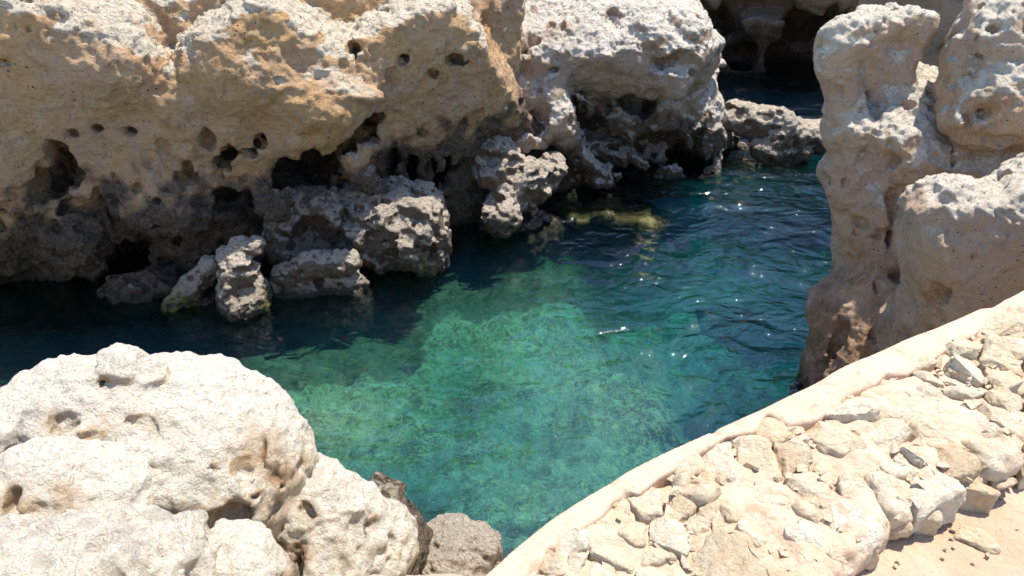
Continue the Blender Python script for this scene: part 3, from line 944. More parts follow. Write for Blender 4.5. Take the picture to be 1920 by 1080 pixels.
def build_boulders():
    # A: the great white boulder
    r = Rock((-4.6, 3.2, .3), (-.8, 6.6, 3.6), .020, 61)
    E = r.ell
    E(at(268, 882, f=6.25), (1.08, 1.0, .74), .2, p=2.3)
    E(at(150, 850, f=6.1), (.75, .8, .62), .2)
    E(at(375, 855, f=6.3), (.68, .7, .58), .2)
    E(at(445, 905, f=6.2), (.42, .6, .50), .12)
    E(at(520, 865, f=6.3), (.18, .3, .30), .04)
    r.rough(.9, .035)
    r.rough(.5, .028, None, 'billow')
    E(at(228, 694, f=5.95), (.15, .17, .14), .015, roll=.2, p=2.6)
    E(at(275, 705, f=6.0), (.15, .16, .09), .03)
    for a in ((198, 712, 16, 14, .10), (110, 795, 30, 34, .10), (180, 830, 40, 18, .08), (270, 790, 34, 12, .06), (325, 800, 16, 9, .05), (295, 818, 16, 9, .05),
              (432, 985, 44, 40, .22), (470, 1010, 30, 40, .2), (455, 885, 16, 24, .08), (497, 840, 5, 46, .10), (520, 890, 7, 30, .10), (480, 930, 16, 10, .06), (515, 960, 20, 8, .1),
              (15, 900, 30, 60, .25), (400, 880, 26, 10, .04), (300, 880, 50, 14, .03), (560, 875, 8, 16, .08)):
        r.brush(*a, k=.03)
    r.rough(.30, .016)
    r.rough(.24, .018, None, 'ridge')
    r.rough(.12, .010, None, 'ridge')
    r.pits(90, .010, .025)
    oc = [(c, s_ * 1.25, min(1, d_ * 11)) for c, s_, d_ in r.log] + [(at(430, 985, f=5.5), .26, 1.2), (at(110, 790, f=5.4), .16, .7), (at(190, 838, f=5.3), .16, .8), (at(300, 800, f=5.4), .2, .8), (at(460, 880, f=5.5), .10, 1), (at(200, 712, f=5.75), .1, .8),
          (at(15, 920, f=5.3), .3, .9), (at(510, 960, f=5.6), .15, .9), (at(270, 780, f=5.4), .2, .5)]

    def gfn(V, N, ka, n1):
        w = np.zeros(len(V))
        for (p, s_) in ((at(30, 800, f=5.5), .3), (at(500, 950, f=5.7), .25), (at(370, 860, f=5.4), .3), (at(230, 730, f=5.6), .15)):
            w = np.maximum(w, np.exp(-((V - p) ** 2).sum(1) / s_ ** 2))
        return .9 * w * sst(fbm(V, .16, 3, 12), -.35, .55)
    finish(r, 'boulder', M_BOULDER, (-.1, .5), crust_amp=.008, fine_amp=.005, ochre=oc, karst_fn=gfn,
           label='huge rounded sunlit white boulder with a small knob on its crown', cat='boulder')
    # B, C, D: mounds in front of it
    spec = [
        ('pale mound with a rust brown patch in front of the huge white boulder', 62, (-3.9, 3.0, .6), (-1.6, 5.4, 3.2),
         [(105, 950, 5.35, (.50, .5, .36)), (60, 1000, 5.3, (.5, .5, .4)), (190, 960, 5.4, (.30, .4, .28))],
         [(60, 965, 26, 12, .05), (120, 985, 14, 8, .06), (20, 940, 20, 40, .12)], [(at(130, 930, f=4.95), .2, .9), (at(45, 970, f=4.9), .14, 1)], 0),
        ('grey speckled boulder filling the bottom left corner', 63, (-4.2, 2.2, .3), (-.9, 4.9, 2.9),
         [(200, 1075, 4.85, (.62, .5, .34)), (60, 1090, 4.8, (.6, .5, .3)), (310, 1100, 4.85, (.30, .4, .25))],
         [(120, 1010, 20, 8, .03), (300, 1040, 16, 14, .03)], [(at(250, 1020, f=4.5), .2, .5)], .5),
        ('smooth plain white boulder at the bottom edge beside the grey speckled one', 64, (-2.5, 2.6, .3), (-.9, 4.6, 2.6),
         [(430, 1085, 5.1, (.27, .35, .25)), (470, 1110, 5.1, (.2, .3, .22))], [], [], 0),
        ('rough grey and cream boulder between the huge white one and the dark wet rock', 65, (-2.3, 3.6, -.4), (-.2, 6.4, 2.4),
         [(640, 1010, 6.6, (.50, .5, .52)), (600, 950, 6.6, (.28, .35, .26)), (700, 1040, 6.7, (.38, .4, .42)), (600, 1090, 6.3, (.4, .4, .4)), (560, 990, 6.5, (.3, .4, .4))],
         [(570, 960, 24, 22, .10), (620, 925, 14, 6, .05), (705, 990, 14, 12, .08), (590, 1000, 14, 10, .04), (560, 1050, 12, 40, .1)], [(at(640, 1060, f=6.1), .3, .6), (at(700, 1040, f=6.2), .2, .5)], .4),
    ]
    for lab, sd_, lo, hi, es, bs, oc, g in spec:
        r = Rock(lo, hi, .017, sd_)
        for (px, py, f, rr) in es:
            r.ell(at(px, py, f=f), rr, .12, p=2.2)
        r.rough(.5, .03)
        for b in bs:
            r.brush(*b, k=.05)
        r.rough(.35, .022, None, 'billow')
        r.rough(.2, .016 if g else .008)
        r.rough(.22, .016, None, 'ridge')
        r.rough(.11, .009, None, 'ridge')
        oc = oc + [(c, s_ * 1.25, min(1, d_ * 11)) for c, s_, d_ in r.log]
        if g:
            r.rough(.09, .007, None, 'billow')
            r.pits(80, .01, .035)
        finish(r, 'boulder', M_BOULDER, (-.2, .4), crust_amp=.006 + .006 * g, fine_amp=.003, ochre=oc,
               karst_fn=lambda V, N, ka, n1: g * (.3 + 1.1 * sst(fbm(V, .16, 3, 12), -.3, .6)), label=lab, cat='boulder')
    # dark wet rocks
    for lab, sd_, lo, hi, es, bs, k_ in (
            ('small black wet pitted rock squeezed beside the rough cream boulder', 66, (-1.6, 4.3, -.6), (-.1, 6.6, 1.8),
             [(725, 985, 7.0, (.2, .4, .32)), (745, 1030, 7.1, (.25, .4, .35)), (700, 960, 7.0, (.2, .3, .2))], [(750, 1050, 18, 14, .2), (720, 1000, 10, 10, .1)], .95),
            ('round grey pitted rock in the water corner under the wall coping', 67, (-1.2, 4.4, -1.0), (.5, 6.8, 1.6),
             [(850, 1060, 7.6, (.40, .45, .36)), (800, 1050, 7.5, (.2, .3, .25)), (905, 1060, 7.6, (.2, .3, .3)), (850, 1120, 7.6, (.5, .5, .5))], [(880, 1030, 10, 6, .05)], .5)):
        r = Rock(lo, hi, .018, sd_)
        for (px, py, f, rr) in es:
            r.ell(at(px, py, f=f), rr, .1)
        r.rough(.35, .03)
        for b in bs:
            r.brush(*b, k=.05)
        r.rough(.11, .016, None, 'billow')
        r.rough(.075, .010, None, 'billow')
        r.pits(140, .012, .045)
        finish(r, 'boulder', M_KARST, (.05, .45) if k_ < .9 else (.6, 1.0), crust_amp=.01, karst_fn=lambda V, N, ka, n1: np.full(len(V), k_) + 0 * n1, label=lab, cat='boulder')


def grid_mesh(x0, x1, y0, y1, h):
    xs, ys = np.arange(x0, x1 + h * .5, h), np.arange(y0, y1 + h * .5, h)
    X, Y = np.meshgrid(xs, ys, indexing='ij')
    n, m = X.shape
    I = np.arange(n * m).reshape(n, m)
    Qd = np.stack([I[:-1, :-1], I[1:, :-1], I[1:, 1:], I[:-1, 1:]], -1).reshape(-1, 4)
    return X.ravel(), Y.ravel(), Qd


def build_ground():
    # rocky shore sloping under the boulders and the wall
    x, y, Qd = grid_mesh(-30, 30, -30, 8.5, .12 * Q)
    V = np.stack([x, y, 0 * x], 1)
    n = fbm(V, 1.1, 4, 8)
    z = np.interp(y, [-30, 2.4, 3.6, 4.8, 5.8, 8.5], [4.0, 3.6, 2.0, .9, -.3, -2.6]) + .16 * n
    z = np.where(x > 3, np.minimum(z, z), z)
    # under the path the shore stays below it
    z = np.minimum(z, np.where((y < 3.4) & (x > -.6), 3.8, 9))
    V[:, 2] = z
    o = mesh_from('rocky_shore', V, Qd, M_BOULDER, np.stack([.6 + .3 * n, .3 * sst(z, 1, 0), 0 * n, 0 * n], 1), origin=np.zeros(3))
    tag(o, kind='structure')


# ------------------------------------------------------------------ seabed and water
SHAL = [(560, 745, .62, 1.5), (700, 800, .55, 1.3), (1030, 560, .75, 1.1), (650, 625, .75, .5), (900, 650, .5, 1.2), (1080, 700, .6, 1.1), (1000, 930, .7, 1.2), (1290, 490, .9, .45), (1120, 420, 1.3, .6),
        (830, 560, .5, .8), (620, 860, .5, .8), (1210, 800, .5, 1.0), (870, 470, 1.3, .35)]
DEEP = [(1440, 640, 2.2, 1.0), (1500, 500, 2.2, 1.1), (1380, 760, 1.2, .7), (1380, 400, 2.4, 1.6), (1250, 390, 1.6, 1.0), (1550, 340, 2.0, 1.5), (1180, 560, .9, .6), (850, 760, .6, .5), (760, 930, .5, .8), (960, 860, .45, .5), (1150, 620, .4, .6)]


def build_seabed():
    m, nt = new_mat('seabed_ground')
    t = NT(nt)
    pos = t.n('ShaderNodeNewGeometry').outputs['Position']
    big = t.noise(pos, .55, 5, .6, .6)
    mid = t.noise(pos, 2.6, 6, .68, 1.2)
    fine = t.noise(pos, 11, 4, .7, .8)
    col = t.mix(t.ramp(big, .42, .62), (.56, .62, .44), (.80, .84, .70))
    col = t.mix(t.math('MULTIPLY', t.ramp(t.noise(pos, 1.1, 6, .62, .9), .45, .62), .9), col, (.10, .15, .06))
    col = t.mix(t.math('MULTIPLY', t.ramp(mid, .48, .60), .7), col, (.085, .13, .055))
    col = t.mix(t.math('MULTIPLY', t.ramp(t.noise(pos, .85, 7, .68, 1.2), .50, .62), .82), col, (.055, .075, .04))
    # branching pale lines painted in for caustic light, in weed and shell tones
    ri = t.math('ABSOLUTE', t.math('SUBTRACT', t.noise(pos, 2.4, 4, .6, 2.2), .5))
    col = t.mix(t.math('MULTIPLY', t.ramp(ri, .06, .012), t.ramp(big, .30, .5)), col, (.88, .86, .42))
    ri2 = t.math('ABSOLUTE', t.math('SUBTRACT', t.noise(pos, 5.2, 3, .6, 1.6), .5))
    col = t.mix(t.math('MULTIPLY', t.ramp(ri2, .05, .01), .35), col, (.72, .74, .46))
    col = t.mix(t.ramp(fine, .66, .78), col, (.5, .5, .36))
    # dark blue-green blended in towards the deep bottom of the channel
    sz = t.n('ShaderNodeSeparateXYZ')
    t.put(sz.inputs[0], pos)
    dz = t.math('ADD', sz.outputs[2], t.math('MULTIPLY', t.math('SUBTRACT', mid, .5), 1.2))
    col = t.mix(t.math('MULTIPLY', t.ramp(dz, -2.9, -4.2), .5), col, (.04, .08, .08))
    bs = t.n('ShaderNodeBsdfPrincipled')
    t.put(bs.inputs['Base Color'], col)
    bs.inputs['Roughness'].default_value = 1
    t.put(bs.inputs['Normal'], t.bump(t.math('ADD', mid, t.math('MULTIPLY', fine, .4)), 1, .25))
    t.put(t.n('ShaderNodeOutputMaterial').inputs[0], bs.outputs[0])
    x, y, Qd = grid_mesh(-13, 16, 3.6, 32, .065 * Q)
    V = np.stack([x, y, 0 * x], 1)
    z = -2.0 - .30 * fbm(V, 2.3, 2, 1)
    for (px, py, a, s_) in SHAL:
        p = at(px, py, z=-1.2)
        z = z + .8 * a * np.exp(-((x - p[0]) ** 2 + (y - p[1]) ** 2) / s_ ** 2)
    for (px, py, a, s_) in DEEP:
        p = at(px, py, z=-1.5)
        z = z - a * np.exp(-((x - p[0]) ** 2 + (y - p[1]) ** 2) / s_ ** 2)
    z = z - 1.2 * sst(x + .35 * y, 5.9, 7.6)
    z = np.where(y > 17, z - 1.2 * sst(y, 17, 20), z)
    n2 = np.abs(fbm(V, .8, 3, 4))
    z = z + .24 * (.6 - n2) + .16 * (.4 - np.abs(perlin(V, .42, 6))) + .06 * perlin(V, .2, 3)
    z = np.minimum(z, -.35)
    V[:, 2] = z
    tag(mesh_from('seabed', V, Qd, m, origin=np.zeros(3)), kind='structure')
    # the deeper floor all around
    V = np.array([[-90, -90, -4.5], [90, -90, -4.5], [90, 120, -4.5], [-90, 120, -4.5]], float)
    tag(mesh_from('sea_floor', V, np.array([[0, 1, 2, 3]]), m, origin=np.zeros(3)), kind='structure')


def build_water():
    m, nt = new_mat('sea_water')
    t = NT(nt)
    pos = t.n('ShaderNodeNewGeometry').outputs['Position']
    a = t.noise(t.vmul(pos, (1.0, 1.35, 1)), 1.6, 2, .45, .6)
    b = t.noise(t.vmul(pos, (1.0, 1.5, 1)), 5.2, 3, .55, .4)
    c = t.noise(pos, .45, 2, .5)
    h = t.math('ADD', t.math('MULTIPLY', a, 1.0), t.math('MULTIPLY', b, .20))
    h = t.math('MULTIPLY', h, t.ramp(c, .3, .7, .6, 1.25))
    # the channel on the right is more ruffled
    sx = t.n('ShaderNodeSeparateXYZ')
    t.put(sx.inputs[0], pos)
    h = t.math('MULTIPLY', h, t.ramp(t.math('ADD', sx.outputs[0], t.math('MULTIPLY', sx.outputs[1], .35)), 4.2, 6.8, .6, 1.6))
    nrm = t.bump(h, 1.0, .15)
    fr = t.n('ShaderNodeFresnel')
    fr.inputs['IOR'].default_value = 1.7
    t.put(fr.inputs['Normal'], nrm)
    gl = t.n('ShaderNodeBsdfGlossy')
    gl.inputs['Roughness'].default_value = .02
    gl.inputs['Color'].default_value = (1, 1, 1, 1)
    t.put(gl.inputs['Normal'], nrm)
    rf = t.n('ShaderNodeBsdfRefraction')
    rf.inputs['IOR'].default_value = 1.33
    rf.inputs['Roughness'].default_value = 0
    t.put(rf.inputs['Normal'], nrm)
    tr = t.n('ShaderNodeBsdfTransparent')
    mx = t.n('ShaderNodeMixShader')
    mx.inputs[0].default_value = .42
    t.put(mx.inputs[1], tr.outputs[0])
    t.put(mx.inputs[2], rf.outputs[0])
    m2 = t.n('ShaderNodeMixShader')
    t.put(m2.inputs[0], fr.outputs[0])
    t.put(m2.inputs[1], mx.outputs[0])
    t.put(m2.inputs[2], gl.outputs[0])
    va = t.n('ShaderNodeVolumeAbsorption')
    va.inputs['Color'].default_value = (.0, .80, .87, 1)
    va.inputs['Density'].default_value = .46
    out = t.n('ShaderNodeOutputMaterial')
    t.put(out.inputs['Surface'], m2.outputs[0])
    vs = t.n('ShaderNodeVolumeScatter')
    vs.inputs['Color'].default_value = (.06, .42, 1, 1)
    vs.inputs['Density'].default_value = .05
    ad = t.n('ShaderNodeAddShader')
    t.put(ad.inputs[0], va.outputs[0])
    t.put(ad.inputs[1], vs.outputs[0])
    t.put(out.inputs['Volume'], ad.outputs[0])
    bm = bmesh.new()
    bmesh.ops.create_cube(bm, size=1)
    for v in bm.verts:
        v.co = Vector((v.co.x * 176, v.co.y * 200 + 15, -2.5 + v.co.z * 5.0))
    me = bpy.data.meshes.new('water')
    bm.to_mesh(me)
    bm.free()
    me.materials.append(m)
    o = bpy.data.objects.new('water', me)
    COL.objects.link(o)
    tag(o, kind='structure')


# ------------------------------------------------------------------ the low stone wall and the path
WZ, PZ = 4.30, 4.13
OUT_PX = [(500, 1330), (700, 1210), (800, 1150), (900, 1082), (935, 1050), (962, 1026), (1030, 975), (1100, 928), (1175, 885), (1250, 848), (1330, 812), (1400, 777), (1480, 738), (1560, 700), (1640, 662), (1700, 634), (1770, 603), (1840, 574), (1862, 572), (1885, 556), (1930, 535), (2050, 480), (2300, 370), (2700, 190)]
IN_PX = [(640, 1330), (860, 1180), (1000, 1090), (1024, 1034), (1060, 1012), (1090, 992), (1130, 968), (1150, 940), (1180, 926), (1196, 930), (1235, 898), (1262, 884), (1290, 862), (1330, 842), (1360, 822), (1420, 812), (1440, 775), (1480, 800), (1530, 790), (1565, 770), (1590, 742), (1640, 722), (1660, 700), (1700, 700), (1735, 682), (1780, 650), (1830, 622), (1868, 594), (1900, 585), (1950, 560), (2060, 510), (2300, 400), (2700, 230)]
FR_PX = [(1180, 1330), (1400, 1200), (1560, 1110), (1590, 1075), (1640, 1018), (1700, 972), (1790, 938), (1850, 905), (1925, 878), (2080, 800), (2400, 650), (2900, 470)]


def xy_curve(px, z):
    P = np.array([at(a, b, z=z) for a, b in px])
    o = np.argsort(P[:, 0])
    return P[o, 0], P[o, 1]


OX, OY = xy_curve(OUT_PX, WZ)
IX, IY = xy_curve(IN_PX, WZ)
FX, FY = xy_curve(FR_PX, WZ - .03)


def stone_mesh(name, hx, hy, hz, rng, mat):
    bm = bmesh.new()
    n = int(rng.integers(9, 15))
    for i in range(n):
        v = rng.normal(size=3)
        v /= np.linalg.norm(v)
        v = np.sign(v) * np.abs(v) ** np.array([.55, .55, .35])
        v /= max(1, np.abs(v).max())
        bm.verts.new((v[0] * hx, v[1] * hy, v[2] * hz))
    bmesh.ops.convex_hull(bm, input=bm.verts)
    loose = [v for v in bm.verts if not v.link_faces]
    bmesh.ops.delete(bm, geom=loose, context='VERTS')
    return dress_stone(bm, name, hx, hy, hz, rng, mat)


def dress_stone(bm, name, hx, hy, hz, rng, mat):
    bmesh.ops.bevel(bm, geom=list(bm.edges), offset=.11 * min(hx, hy, hz), segments=1, affect='EDGES', clamp_overlap=True)
    bmesh.ops.triangulate(bm, faces=bm.faces[:])
    for _ in range(3):
        lim = max(hx, hy) * .16
        es = [e for e in bm.edges if e.calc_length() > lim]
        if not es:
            break
        bmesh.ops.subdivide_edges(bm, edges=es, cuts=1, use_grid_fill=False)
        bmesh.ops.triangulate(bm, faces=bm.faces[:])
    bmesh.ops.smooth_vert(bm, verts=bm.verts, factor=.35, use_axis_x=True, use_axis_y=True, use_axis_z=True)
    bm.normal_update()
    P = np.array([v.co for v in bm.verts])
    N = np.array([v.normal for v in bm.verts])
    off = rng.random(3) * 20
    s_ = (hx + hy) * .5
    d = .10 * s_ * perlin(P + off, s_ * 1.1, 1) + .06 * s_ * perlin(P + off, s_ * .4, 2) + .045 * s_ * perlin(P + off, s_ * .18, 3)
    for v, a, nn in zip(bm.verts, d, N):
        v.co += Vector(nn) * float(a)
    for f in bm.faces:
        f.smooth = True
    me = bpy.data.meshes.new(name)
    bm.to_mesh(me)
    bm.free()
    at_ = me.attributes.new('mask', 'FLOAT_COLOR', 'POINT')
    c = np.zeros((len(me.vertices), 4), np.float32)
    c[:, 0] = .25 + .5 * rng.random()
    c[:, 2] = .5 * rng.random() ** 2
    at_.data.foreach_set('color', c.ravel())
    me.materials.append(mat)
    return me


def cell_stone(poly, deep, rng, mat):
    bm = bmesh.new()
    c = sum(poly) / len(poly)
    r_ = np.mean([np.linalg.norm(p - c) for p in poly])
    if r_ < .012:
        return None
    tilt = rng.normal(0, .20, 2)
    dome = rng.uniform(.10, .34) * r_
    for p in poly:
        e = p - c
        bm.verts.new((p[0], p[1], -deep))
        w = rng.uniform(.93, 1.02)
        bm.verts.new((c[0] + e[0] * w, c[1] + e[1] * w, -rng.uniform(.05, .28) * r_ + tilt @ e))
        if rng.random() < .75:
            w = rng.uniform(.55, .88)
            bm.verts.new((c[0] + e[0] * w, c[1] + e[1] * w, dome * rng.uniform(.5, 1.0) - .25 * r_ * .3 + tilt @ e))
    bmesh.ops.convex_hull(bm, input=bm.verts)
    bmesh.ops.delete(bm, geom=[v for v in bm.verts if not v.link_faces], context='VERTS')
    return dress_stone(bm, 'stone', r_, r_, max(r_ * .6, .02), rng, mat)


def build_wall():
    M_ST = rock_mat('wall_stone', A=(.80, .62, .41), B=(.82, .68, .50), CR=(.88, .80, .65), CR2=(.72, .60, .45), grime=.35, relief=1.3, OR=(.55, .36, .17), spots=.1, stripe=.0, sc=4.5, crust_bump=.4, seed=21, wet_top=-9)
    M_MO = rock_mat('lime_mortar', A=(.76, .57, .41), B=(.76, .59, .44), CR=(.84, .71, .56), CR2=(.66, .51, .38), grime=.45, spots=.1, stripe=.0, sc=4.0, crust_bump=.3, seed=22, wet_top=-9)
    M_CO = rock_mat('coping_render', A=(.54, .385, .275), B=(.57, .42, .31), CR=(.60, .46, .35), OR=(.58, .40, .28), spots=.06, stripe=.0, sc=3.0, crust_bump=.1, seed=23, wet_top=-9, relief=.8)
    for m_, d_ in ((M_CO, .10), (M_MO, .8)):
        for nd in m_.node_tree.nodes:
            if nd.type == 'BUMP':
                nd.inputs['Strength'].default_value = d_
    root = bpy.data.objects.new('stone_wall', None)
    COL.objects.link(root)
    root.location = (1.6, 2.6, PZ)
    tag(root, 'low wall of cream rubble stones with a smooth pinkish coping above the pool', 'wall', kind='thing')

    def child(o):
        o.parent = root
        o.matrix_parent_inverse = Matrix.Translation(-root.location)
        return o

    # coping
    r = Rock((-.75, .9, 4.13), (3.9, 4.9, 4.36), .0125, 71)
    X, Y, Z = r.grid()
    yo = np.interp(X.ravel(), OX, OY)[:, None, None]
    yi = np.interp(X.ravel(), IX, IY)[:, None, None]
    w = .80
    zt = WZ + .012 * np.sin(X * 1.7)
    side = np.maximum((Y - yo) * w, (yi - Y) * w)
    r.F = (-smin(-(side + 0 * Z), -(Z - zt + 0 * Y), .012)).astype(np.float32)
    r.F = np.maximum(r.F, (4.15 - Z).astype(np.float32))
    r.rough(.7, .003)
    r.rough(.16, .0022)
    r.pits(60, .006, .012, lambda P: sst(np.interp(P[:, 0], IX, IY) + .05 - P[:, 1], -.03, .03) + .03)
    V, Qd = r.surface()
    child(mesh_from('coping', V, Qd, M_CO, np.zeros((len(V), 4))))
    # mortar and small rubble between the stones
    r = Rock((-.75, .3, 3.98), (3.9, 4.8, 4.36), .0135, 72)
    X, Y, Z = r.grid()
    yi = np.interp(X.ravel(), IX, IY)[:, None, None] + .03
    yf = np.interp(X.ravel(), FX, FY)[:, None, None] + .045
    side = np.maximum((Y - yi) * w, (yf - Y) * w)
    zt = WZ - .020 - .02 * sst((yi - Y) / (yi - yf + 1e-3), .6, 1)
    r.F = (-smin(-(side + 0 * Z), -(Z - zt + 0 * X), .06)).astype(np.float32)
    r.rough(.26, .014)
    r.rough(.11, .013, None, 'ridge')
    r.rough(.06, .008, None, 'billow')
    r.pits(200, .008, .03)
    V, Qd = r.surface()
    n = fbm(V, .12, 2, 3)
    child(mesh_from('mortar_bed', V, Qd, M_MO, np.stack([.35 + .5 * n, 0 * n, .2 + .4 * n, 0 * n], 1)))
    # masonry body down the outer side
    r = Rock((-2.0, -.6, -.4), (5.6, 6.4, 4.2), .06, 73)
    X, Y, Z = r.grid()
    yo = np.interp(X.ravel(), OX, OY)[:, None, None] - .03
    yf = np.interp(X.ravel(), FX, FY)[:, None, None] + .09
    r.F = np.maximum(np.maximum((Y - yo) * w, (yf - Y) * w) + 0 * Z, Z - 4.155).astype(np.float32)
    r.F = np.maximum(r.F, (-.4 - Z).astype(np.float32))
    V, Qd = r.surface()
    child(mesh_from('wall_body', V, Qd, M_ST, np.stack([.4 + 0 * V[:, 0]] + [0 * V[:, 0]] * 3, 1)))
    # the stones, placed where the photo shows them
    rng = np.random.default_rng(5)
    S = [(470, 815, 60, 36), (540, 888, 48, 22), (655, 905, 58, 30), (590, 785, 50, 24), (700, 795, 36, 26), (770, 745, 50, 34), (762, 852, 28, 18), (830, 965, 110, 44), (905, 1035, 110, 44), (1010, 895, 58, 34),
         (1085, 985, 90, 56), (1165, 890, 90, 36), (1285, 835, 66, 50), (1195, 725, 66, 28), (1165, 812, 48, 24), (1330, 745, 56, 34), (1440, 745, 60, 44), (1570, 735, 76, 40), (1690, 690, 48, 46), (1790, 590, 52, 40),
         (1895, 490, 52, 42), (1305, 440, 58, 46), (1062, 520, 52, 28), (1262, 570, 54, 32), (1470, 640, 56, 22), (1440, 545, 48, 30), (1440, 430, 70, 34), (1610, 520, 48, 26), (1690, 350, 56, 32), (1775, 425, 50, 26),
         (1830, 275, 44, 30), (1605, 335, 34, 22), (1545, 290, 34, 18), (1865, 340, 42, 22), (1750, 520, 56, 26), (850, 640, 56, 32), (960, 650, 70, 32), (1010, 750, 66, 34), (335, 988, 34, 22), (268, 985, 28, 22),
         (1590, 235, 40, 18), (1720, 245, 40, 22), (1845, 160, 40, 20), (1895, 225, 40, 18), (1650, 610, 56, 34), (1350, 645, 40, 22), (900, 800, 46, 22), (1065, 820, 40, 22), (1115, 620, 48, 22),
         (730, 640, 60, 30), (1560, 440, 50, 30), (1380, 580, 34, 18), (1540, 600, 40, 20), (620, 960, 50, 26), (480, 960, 60, 26), (430, 1040, 70, 30), (650, 1040, 60, 28), (1240, 660, 44, 20), (1860, 420, 36, 22)]
    placed = []
    for (zx, zy, a, b) in S:
        p = at(900 + zx / 1.882, 520 + zy / 1.882, z=WZ + .01)
        f = fwd(p)
        placed.append((p[0], p[1], a / 1.882 * f / FPX, b / 1.882 * f / FPX * 1.55))
    tries = 0
    while len(placed) < 92 and tries < 6000:
        tries += 1
        x = rng.uniform(.05, 3.1)
        y0, y1 = np.interp(x, FX, FY) + .07, np.interp(x, IX, IY) - .03
        y = rng.uniform(y0, y1)
        hx = rng.uniform(.022, .05)
        if all((x - q[0]) ** 2 + (y - q[1]) ** 2 > ((q[2] + q[3]) * .5 + hx) ** 2 * .8 for q in placed):
            placed.append((x, y, hx, hx * rng.uniform(.7, 1.1)))
    placed = [q for i_, q in enumerate(placed) if i_ % 11 != 7]
    # the lower course showing under the front edge
    for x in np.arange(1.02, 2.9, .135):
        y = np.interp(x, FX, FY)
        placed.append((x + rng.uniform(-.02, .02), y + .045, rng.uniform(.055, .08), rng.uniform(.05, .075), 1))
    tops = [q for q in placed if len(q) == 4]
    for k_, q in enumerate(placed):
        low = len(q) > 4
        if low:
            hz = rng.uniform(.05, .07)
            me = stone_mesh('stone', q[2] * 1.05, q[3], hz * 1.2, rng, M_ST)
            zz = PZ + rng.uniform(.03, .06)
        else:
            # the cell of this stone between its neighbours
            R_ = 1.9 * max(q[2], q[3])
            poly = [np.array([R_ * math.cos(t_), R_ * math.sin(t_)]) for t_ in np.linspace(0, 2 * math.pi, 13)[:-1] + rng.uniform(0, .5)]
            for o_ in tops:
                if o_ is q:
                    continue
                v = np.array([o_[0] - q[0], o_[1] - q[1]])
                dd = np.linalg.norm(v)
                if dd > .45:
                    continue
                v /= dd
                ra, rb = max(q[2], q[3]), max(o_[2], o_[3])
                lim = dd * ra / (ra + rb) - rng.uniform(.0, .007)
                new = []
                for a_, b_ in zip(poly, poly[1:] + poly[:1]):
                    da, db = a_ @ v - lim, b_ @ v - lim
                    if da <= 0:
                        new.append(a_)
                    if da * db < 0:
                        new.append(a_ + (b_ - a_) * da / (da - db))
                poly = new
                if len(poly) < 3:
                    break
            # keep inside the wall's edges
            if len(poly) < 3:
                continue
            poly = [np.array([p_[0], np.clip(p_[1] + q[1], np.interp(q[0] + p_[0], FX, FY) - .01, np.interp(q[0] + p_[0], IX, IY) + .035) - q[1]]) for p_ in poly]
            edge = (q[1] - np.interp(q[0], FX, FY)) < .10
            me = cell_stone(poly, .14 if edge else .07, rng, M_ST)
            zz = WZ + rng.uniform(-.022, .008)
        if me is None:
            continue
        o = bpy.data.objects.new('stone', me)
        COL.objects.link(o)
        o.location = (q[0], q[1], zz)
        o.rotation_euler = (rng.normal(0, .06), rng.normal(0, .06), rng.normal(0, .35) if low else 0)
        child(o)

    # small rubble and grit wedged between the stones: one uncountable part
    bm = bmesh.new()
    for i in range(900):
        x = rng.uniform(-.35, 3.2)
        y0, y1 = np.interp(x, FX, FY) + .03, np.interp(x, IX, IY) + .01
        y = rng.uniform(y0, y1)
        s_ = rng.uniform(.006, .020) * (1.5 if rng.random() < .15 else 1)
        M = Matrix.Translation((x, y, WZ - .022 + rng.uniform(-.006, .010))) @ Matrix.Rotation(rng.uniform(0, 6), 4, 'Z') @ Matrix.Rotation(rng.normal(0, .5), 4, 'X')
        vs_ = [bm.verts.new(M @ Vector((float(rng.normal()) * s_, float(rng.normal()) * s_ * .8, float(rng.normal()) * s_ * .5))) for _ in range(9)]
        g_ = bmesh.ops.convex_hull(bm, input=vs_)
        dead = [v for v in vs_ if v.is_valid and not v.link_faces]
        bmesh.ops.delete(bm, geom=dead, context='VERTS')
    me = bpy.data.meshes.new('small_rubble')
    bm.to_mesh(me)
    bm.free()
    at_ = me.attributes.new('mask', 'FLOAT_COLOR', 'POINT')
    at_.data.foreach_set('color', np.tile(np.array([.5, 0, .1, 0], np.float32), len(me.vertices)))
    me.materials.append(M_ST)
    o = bpy.data.objects.new('small_rubble', me)
    COL.objects.link(o)
    o['kind'] = 'stuff'
    child(o)

    # path
    m, nt = new_mat('path_sand')
    t = NT(nt)
    pos = t.n('ShaderNodeNewGeometry').outputs['Position']
    n1 = t.noise(pos, 3.0, 6, .65, .5)
    n2 = t.noise(pos, 28, 5, .7)
    col = t.mix(t.ramp(n1, .35, .65), (.48, .32, .21), (.55, .39, .275))
    col = t.mix(t.math('MULTIPLY', t.ramp(n2, .58, .72), .5), col, (.34, .21, .14))
    col = t.mix(t.math('MULTIPLY', t.ramp(n2, .40, .28), .4), col, (.76, .64, .52))
    bs = t.n('ShaderNodeBsdfPrincipled')
    t.put(bs.inputs['Base Color'], col)
    bs.inputs['Roughness'].default_value = .95
    t.put(bs.inputs['Normal'], t.bump(t.math('ADD', n2, t.math('MULTIPLY', n1, 2.0)), 1.0, .02))
    t.put(t.n('ShaderNodeOutputMaterial').inputs[0], bs.outputs[0])
    x, y, Qd = grid_mesh(-1.0, 5.2, -.5, 4.5, .03 * Q)
    V = np.stack([x, y, 0 * x], 1)
    V[:, 2] = PZ + .012 * fbm(V, .5, 3, 4) + .004 * perlin(V, .07, 2)
    keep = y[Qd].mean(1) < np.interp(x[Qd].mean(1), FX, FY) + .16
    Qd = Qd[keep]
